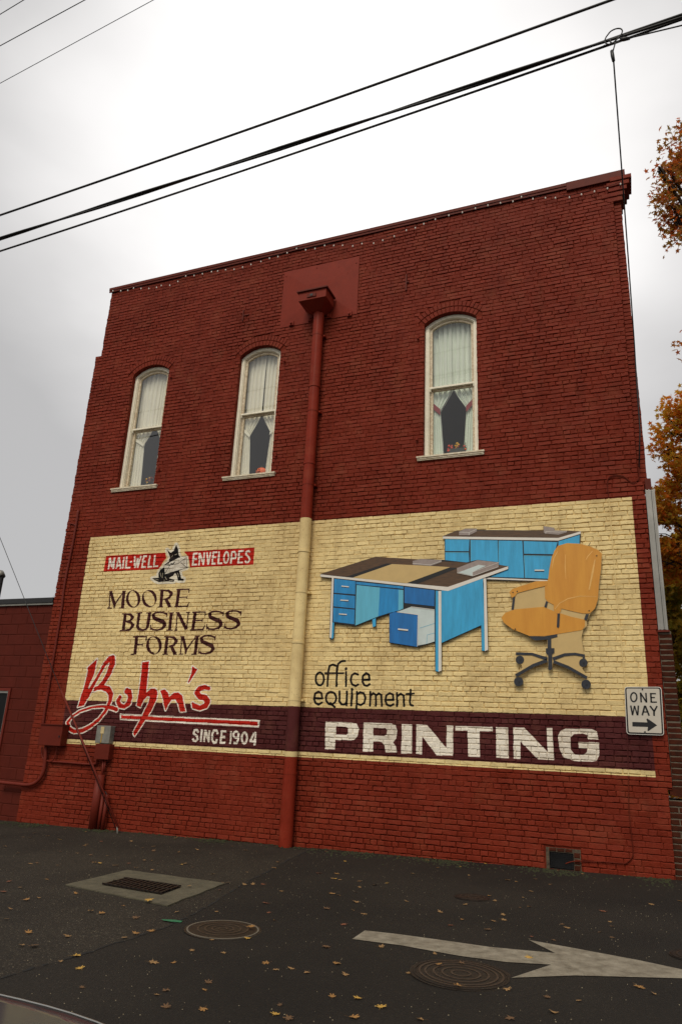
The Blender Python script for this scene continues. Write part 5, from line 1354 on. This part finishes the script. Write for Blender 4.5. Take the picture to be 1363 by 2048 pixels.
traced = [(15, 70), (22, 110), (72, 137), (180, 126), (230, 185), (120, 180), (145, 176), (38, 250), (80, 275), (8, 292), (100, 325), (42, 362), (28, 402), (110, 458), (90, 508), (135, 510), (240, 573), (298, 552), (320, 603), (328, 680), (362, 370), (404, 380), (545, 398), (545, 462), (500, 477), (603, 452), (770, 530), (868, 372), (880, 285), (915, 256), (1055, 262), (1010, 263), (980, 265), (990, 214), (1100, 197), (1115, 173), (985, 125), (845, 138), (715, 133), (790, 123), (612, 128), (595, 333), (755, 276), (770, 194), (745, 178), (610, 205), (632, 178), (578, 166), (610, 166), (545, 195), (517, 178), (380, 175), (365, 170), (400, 178), (455, 186), (240, 130), (235, 80), (260, 38), (120, 75), (190, 68), (525, 88), (742, 76), (405, 90), (340, 108), (1100, 408), (1305, 360), (1065, 338), (1125, 290), (1335, 300), (1305, 515), (1345, 583), (1230, 618), (1102, 608), (608, 578), (830, 660), (820, 690), (660, 692), (630, 708), (1100, 788), (1155, 806), (1120, 748), (665, 760), (815, 766), (1340, 240), (1275, 218), (1005, 443), (850, 487), (990, 480), (185, 242), (303, 300), (495, 350), (430, 148), (470, 186)]
traced2 = [(25, 122), (95, 160), (60, 207), (45, 225), (75, 230), (145, 235), (148, 257), (45, 282), (135, 278), (72, 289), (138, 315), (22, 340), (125, 346), (250, 243), (208, 250), (326, 312), (452, 353), (350, 207), (530, 180), (442, 183), (560, 213), (562, 224), (708, 231), (738, 237), (792, 273), (765, 297), (750, 335), (790, 332), (690, 364), (655, 387), (688, 381), (632, 418), (494, 403), (798, 445), (880, 458), (655, 310), (543, 324), (638, 291), (558, 303), (1068, 350), (1090, 389), (1098, 406), (1053, 428), (1245, 322), (1355, 310), (20, 483), (68, 548), (95, 592), (145, 680), (120, 752), (228, 714), (718, 755), (330, 584), (520, 643), (530, 555), (445, 561), (703, 645), (973, 688), (855, 674), (1260, 663), (883, 735), (380, 761), (45, 675), (225, 484), (788, 525), (90, 400), (535, 380), (1200, 635)]
GRP = 'maple leaves fallen on the asphalt'
def put_leaf(x, y, s, dz=.006, label=None):
    me = rnd.choice(leaf_meshes); o = bpy.data.objects.new('fallen_leaf', me); COL.objects.link(o)
    o.location = (x, y, gz(x) + dz); o.rotation_euler = (rnd.uniform(-.12, .12), rnd.uniform(-.12, .12), rnd.uniform(0, 6.28)); o.scale = (s * rnd.uniform(.8, 1.15), s, s)
    if y > 9.3: zn = ('on the mossy strip left of the utility boxes' if x < -8.4 else 'at the foot of the wall between utility boxes and downspout' if x < -5 else 'near the wall foot just right of the downspout' if x < -3 else 'near the wall foot under the word PRINTING')
    elif x < -5.6: zn = ('on the coarse asphalt far left, well behind the drain' if y > 7.6 else 'on the coarse asphalt left of the storm drain' if y > 6.2 else 'on the coarse asphalt at the lower left edge')
    elif x < -3.8: zn = ('on the coarse asphalt between storm drain and wall' if y > 7.4 else 'beside the storm drain surround' if y > 6.0 else 'on the coarse asphalt between drain and grey car')
    elif x < -2.4: zn = ('right of the asphalt seam, toward the downspout' if y > 7.6 else 'between storm drain and the steel-rimmed manhole' if y > 6.1 else 'around the steel-rimmed manhole cover' if y > 5 else 'below the steel-rimmed manhole, near the car')
    elif x < -1.3: zn = ('beyond the small utility cover' if y > 8.2 else 'between the small utility cover and the white arrow' if y > 6.2 else 'left of the large dark manhole' if y > 4.9 else 'on smooth asphalt in the bottom middle')
    else: zn = ('between foundation vent and the white arrow' if y > 7.2 else 'just behind the head of the white arrow' if y > 6.1 else 'beside the large dark manhole' if y > 4.9 else 'on smooth asphalt at the bottom right')
    props(o, label or (('small ' if s < .03 else 'large ' if s > .04 else 'dry ') + me['tone'].replace('rust brown', 'rusty') + ' maple leaf ' + zn), 'leaf', GRP)
spec = {(530, 555): 'curled leaf on the far half of the large dark manhole cover', (445, 561): 'leaf on the left half of the large dark manhole cover', (520, 643): 'leaf lying at the near rim of the large dark manhole cover', (558, 303): 'yellow-brown leaf on the small utility cover near the wall', (755, 276): 'leaf on the right side of the drain\'s concrete surround', (595, 333): 'leaf on the near corner of the drain\'s concrete surround', (1005, 443): 'leaf on the steel-rimmed manhole cover', (718, 755): 'star-shaped tan leaf at the bottom edge of the photo, below the large manhole'}
def leaf_at(px, py, key, big=1):
    q = G(px, py); s = .038 * rnd.uniform(.6, 1.2) * big
    on = key in spec
    put_leaf(q.x, q.y, s * (1.15 if on else 1), .024 if on and key != (718, 755) else .008, spec.get(key))
for q in traced: leaf_at(*g1_(*q), q)
for q in traced2: leaf_at(*g2_(*q), q)
for k in range(34):
    x = rnd.uniform(-11.5, -.2); put_leaf(x, DW - .04 - abs(rnd.gauss(0, .14)), rnd.uniform(.02, .034))
for k in range(66):
    if rnd.random() < .72: x = rnd.uniform(-11.5, -3.5); y = rnd.uniform(4.5, 10.25)
    else: x = rnd.uniform(-4, .2); y = rnd.uniform(3.4, 10.2)
    put_leaf(x, y, rnd.uniform(.022, .040))

# ------------------------------------------------------------ trees on the street
def star(cx, cy, cz, s, r, mb, nrm_):
    x = nrm_.orthogonal().normalized(); y = nrm_.cross(x); a0 = r.uniform(0, 6.28); v = []
    c = Vector((cx, cy, cz))
    for i in range(10):
        a = a0 + i * math.pi / 5; rr_ = s * ((1.0, .42)[i % 2]) * r.uniform(.85, 1.1)
        v.append(c + x * rr_ * math.cos(a) + y * rr_ * math.sin(a) + nrm_ * (s * .18 * (i % 2)))
    v.append(c)
    mb.add(v, [(i, (i + 1) % 10, 10) for i in range(10)])
def leaf_mat(name, c1, c2, c3):
    m = mat(name, c1, .6, col2=c2, vscale=1.4)
    n = m.node_tree; L = n.links; b = n.nodes['Principled BSDF']; g = n.nodes.new('ShaderNodeNewGeometry')
    q = n.nodes.new('ShaderNodeMixRGB'); q.inputs[2].default_value = (*c3, 1); old = b.inputs['Base Color'].links[0].from_socket
    mr = n.nodes.new('ShaderNodeMapRange'); mr.inputs[1].default_value = .35; L.new(g.outputs['Random Per Island'], mr.inputs[0])
    L.new(mr.outputs[0], q.inputs[0]); L.new(old, q.inputs[1]); L.new(q.outputs[0], b.inputs['Base Color'])
    t = n.nodes.new('ShaderNodeBsdfTranslucent'); L.new(q.outputs[0], t.inputs[0]); x = n.nodes.new('ShaderNodeMixShader'); x.inputs[0].default_value = .6
    L.new(b.outputs[0], x.inputs[1]); L.new(t.outputs[0], x.inputs[2]); L.new(x.outputs[0], n.nodes['Material Output'].inputs[0]); return m
M_bark = mat('bark', C(52, 42, 34), .95, var=.3, vscale=12, bump=.6)
def tree(base, h, blobs, nleaf, size, lm, label, seed, limbs=9):
    r = random.Random(seed); b = Vector((base[0], base[1], gz(base[0])))
    t = thing('maple_tree', label, 'tree', b, 'autumn maples along the street')
    mb = MB(); trunk = [b, b + Vector((.1, 0, h * .25)), b + Vector((-.05, .1, h * .5)), b + Vector((.1, 0, h * .8))]
    mb.tube(smooth_path(trunk, 4), [.24 - .012 * k for k in range(13)], 10).build('trunk', M_bark, t, True)
    br = MB()
    for (cx, cy, cz, R_) in blobs:
        s0 = b + Vector((0, 0, min(h * .75, max(h * .2, (cz - b.z) * .6)))); e0 = Vector((cx, cy, cz))
        mid = (s0 + e0) / 2 + Vector((0, 0, .3)); br.tube(smooth_path([s0, mid, e0], 4), [.09 - .009 * k for k in range(9)], 6)
        for k in range(limbs):
            d = Vector((r.gauss(0, 1), r.gauss(0, 1), r.gauss(0, .8))).normalized() * R_ * r.uniform(.6, 1.0)
            br.tube([mid + (e0 - mid) * r.uniform(.4, 1), e0 + d * .5 + Vector((0, 0, .08)), e0 + d], [.028, .016, .006], 5)
    br.build('branches', M_bark, t, True)
    lf = MB(); tot = sum(q[3] ** 2 for q in blobs)
    for (cx, cy, cz, R_) in blobs:
        n_ = int(nleaf * R_ * R_ / tot)
        sub = [Vector((max(-.8, min(.8, r.gauss(0, .45))), r.gauss(0, .45), max(-.8, min(.8, r.gauss(0, .4))))) * R_ for _ in range(max(6, int(R_ * 16)))]
        for k in range(n_):
            s = r.choice(sub); q = Vector((cx, cy, cz)) + s + Vector((max(-1.5, min(1.5, r.gauss(0, 1))), r.gauss(0, 1), max(-1.5, min(1.5, r.gauss(0, 1))))) * .15
            nn_ = Vector((r.gauss(0, .6), r.gauss(0, .6) - .3, r.gauss(0, .6) + .5)).normalized()
            star(q.x, q.y, q.z, size * r.uniform(.7, 1.2), r, lf, nn_)
    o = lf.build('foliage', lm, t); props(o, kind='stuff')
LM1 = leaf_mat('maple_leaves_orange_green', C(186, 118, 42), C(134, 122, 46), C(206, 98, 42))
LM2 = leaf_mat('maple_leaves_gold_orange', C(226, 162, 40), C(170, 152, 42), C(230, 126, 34))
LM3 = leaf_mat('maple_leaves_olive', C(176, 162, 50), C(200, 146, 42), C(124, 130, 42))
def at(px, py, Y): return onplane(px, py, Y)
def blobs(L): return [(*at(a, b, Y), R_) for a, b, Y, R_ in L]
tree((3.4, 14.6), 12.5, blobs([(1385, 310, 14.5, .62), (1342, 350, 14.3, .30), (1320, 343, 14.2, .15), (1378, 400, 14.5, .75), (1350, 430, 14.4, .33), (1385, 470, 14.5, .5), (1366, 262, 14.5, .25), (1465, 390, 15, 1.0), (1540, 330, 15.5, 1.3), (1520, 480, 15, 1.2), (1386, 690, 14.5, .22)]), 8000, .07, LM1, 'tall maple whose brown-orange leaves hang in at the top right edge', 1)
tree((4.6, 20.5), 10.5, blobs([(1378, 820, 20, .9), (1348, 860, 20, .55), (1330, 905, 20, .32), (1390, 900, 20, .9), (1372, 960, 20, .7), (1348, 1010, 20.3, .6), (1330, 1035, 20.3, .5), (1318, 1015, 20.3, .22), (1360, 1080, 20.5, 1.0), (1340, 1120, 20.5, .8), (1460, 900, 21, 2.0), (1460, 1080, 21, 2.0)]), 17000, .085, LM2, 'golden orange maple behind the aluminium sign box', 2)
tree((3.2, 26), 8.5, blobs([(1350, 1190, 25, 1.3), (1352, 1300, 24.5, 1.0), (1358, 1450, 24.5, .7), (1345, 1270, 25, 1.2), (1370, 1340, 25, 1.2), (1345, 1400, 26, .9), (1375, 1420, 26, .9), (1420, 1250, 26, 2), (1350, 1100, 26, 1.2), (1370, 1480, 26, .5)]), 15000, .11, LM3, 'olive green maple farther down the street beside the corner', 3)
tree((2.1, 17), 1.5, blobs([(1358, 1560, 16.5, .28), (1372, 1540, 16.6, .35), (1350, 1585, 16.5, .16)]), 900, .06, LM2, 'low golden bush at street level just beyond the brick corner', 4, 4)
# bare tree behind the low roof
t = thing('bare_tree', 'leafless grey tree just showing over the low left roof', 'tree', (-17.5, 24, 0))
mb = MB(); r = random.Random(9)
def grow(p_, d, L_, rad, dep):
    q = p_ + d * L_; mb.tube([p_, q], [rad, rad * .6], 5, False)
    if dep == 0: return
    for k in range(3):
        dd = (d + Vector((r.gauss(0, .42), r.gauss(0, .3), r.gauss(.15, .25)))).normalized(); grow(q if k else p_ + d * L_ * .7, dd, L_ * r.uniform(.6, .85), rad * .6, dep - 1)
for px in (100, 88, 108, 72, 12, 40):
    a = at(px, 1300, 24); grow(Vector((a.x, 24, a.z)), Vector((0, 0, 1)), .75 if px > 60 else .6, .05, 4)
a = at(90, 1300, 24)
mb.tube([Vector((a.x, 24, 0)), Vector((a.x, 24, a.z))], [.3, .12], 8); 
mb.tube([Vector((a.x, 24, a.z - .6)), Vector((at(12, 1300, 24).x, 24, a.z + .1))], .06, 6)
mb.build('branches', M_bark, t)
# buildings across the street (seen only as a sliver) 
t = thing('street_building', 'grey low commercial building far down the street past the corner', 'building', (6, 60, gz(6)))
MB().box(-1, 14, 60, 72, 0, 3.2).build('wall', mat('grey_stucco', C(126, 122, 116), .9), t)
for k in range(5): MB().box(0 + k * 2.6, 1.6 + k * 2.6, 59.95, 59.99, 1, 2.4).build('window', M_black, t)

# ------------------------------------------------------------ parked car, only the nose of its bonnet in view
M_car = mat('grey_car_paint', C(62, 64, 66), .08, metal=0, var=.02, spec=.1)
b_ = M_car.node_tree.nodes['Principled BSDF']; b_.inputs['Coat Weight'].default_value = 0; b_.inputs['Coat Roughness'].default_value = .02
M_carg = mat('car_glass', C(12, 14, 16), .05, var=.01); M_tyre = mat('tyre_rubber', C(20, 20, 20), .9); M_rim = mat('wheel_alloy', C(150, 150, 150), .3, metal=.9)
CX, NOSE = -1.63, 1.415; gzc = gz(CX)
car = thing('parked_car', 'glossy grey car with only the curved corner of its bonnet in view', 'car', (CX, -.8, gzc))
def plan(hw, y0, y1, rf, rbk, n=10):
    pts = []
    for cx_, cy_, rx_, a0 in ((CX + hw - rf, y1 - rf * .42, rf, 0), (CX - hw + rf, y1 - rf * .42, rf, 90), (CX - hw + rbk, y0 + rbk, rbk, 180), (CX + hw - rbk, y0 + rbk, rbk, 270)):
        for k in range(n + 1):
            a = math.radians(a0 + 90 * k / n); ry = rx_ * (.42 if a0 < 180 else 1)
            pts.append((cx_ + rx_ * math.cos(a), cy_ + ry * math.sin(a)))
    return pts
def loft(levels, name, m, cap=True, parent=car, smooth=True):
    v = []; f = []; n = len(levels[0][0])
    for pts, zf in levels: v += [(x, y, zf(y) if callable(zf) else zf) for x, y in pts]
    for l in range(len(levels) - 1):
        for k in range(n): f.append((l * n + k, l * n + (k + 1) % n, (l + 1) * n + (k + 1) % n, (l + 1) * n + k))
    if cap: b0 = (len(levels) - 1) * n; f.append(tuple(b0 + k for k in range(n)))
    return mesh(name, v, f, m, parent, smooth)
HZ = gzc + .90
slope = lambda dz: (lambda y: HZ + dz + (NOSE - y) * (.03 if y > 0 else 0) + (0 if y > 0 else NOSE * .03))
loft([(plan(.86, -3.0, NOSE + .02, .5, .3), gzc + .22), (plan(.90, -3.05, NOSE + .08, .5, .35), gzc + .45), (plan(.90, -3.05, NOSE + .06, .5, .35), gzc + .68), (plan(.88, -3.02, NOSE + .035, .5, .35), slope(-.045)), (plan(.865, -3.0, NOSE + .012, .5, .35), slope(-.022)), (plan(.85, -2.98, NOSE - .004, .5, .35), slope(-.016))], 'body', M_car)
loft([(plan(.845, .15, NOSE - .010, .49, .05), slope(-.016)), (plan(.842, .15, NOSE - .012, .49, .05), slope(-.004)), (plan(.832, .15, NOSE - .024, .48, .05), slope(.002)), (plan(.79, .2, NOSE - .07, .44, .05), slope(.008))], 'bonnet', M_car)
ca = [(-.72, .12), (.72, .12), (.58, -.7), (-.58, -.7)]
v = [(CX - .74, .10, HZ), (CX + .74, .10, HZ), (CX + .74, -2.7, HZ), (CX - .74, -2.7, HZ), (CX - .56, -.65, HZ + .48), (CX + .56, -.65, HZ + .48), (CX + .56, -2.0, HZ + .48), (CX - .56, -2.0, HZ + .48)]
mesh('windscreen', v, [(0, 1, 5, 4), (1, 2, 6, 5), (2, 3, 7, 6), (3, 0, 4, 7)], M_carg, car)
MB().box(CX - .58, CX + .58, -2.02, -.63, HZ + .47, HZ + .51, .015).build('roof', M_car, car)
for sx in (-1, 1):
    for yy_ in (.62, -2.15):
        wl = MB().tube([(CX + sx * .70, yy_, gzc + .32), (CX + sx * .91, yy_, gzc + .32)], .32, 24).build('wheel', M_tyre, car)
        MB().tube([(CX + sx * .91, yy_, gzc + .32), (CX + sx * .918, yy_, gzc + .32)], .21, 20).build('rim', M_rim, wl)
    MB().box(CX + sx * .6 - .14, CX + sx * .6 + .14, NOSE - .02, NOSE + .085, gzc + .58, gzc + .70, .02).build('headlight', M_carg, car)

ed = plan(.851, .18, NOSE - .002, .5, .05)
ed = ed[:22]
MB().tube([(x, y, slope(-.006)(y)) for x, y in ed], .0026, 6).build('bonnet_highlight_strip', mat('highlight_strip_metal', C(170, 170, 166), .25, metal=.9, var=.02), car, True)  # added bright strip standing in for the highlight on the bonnet edge
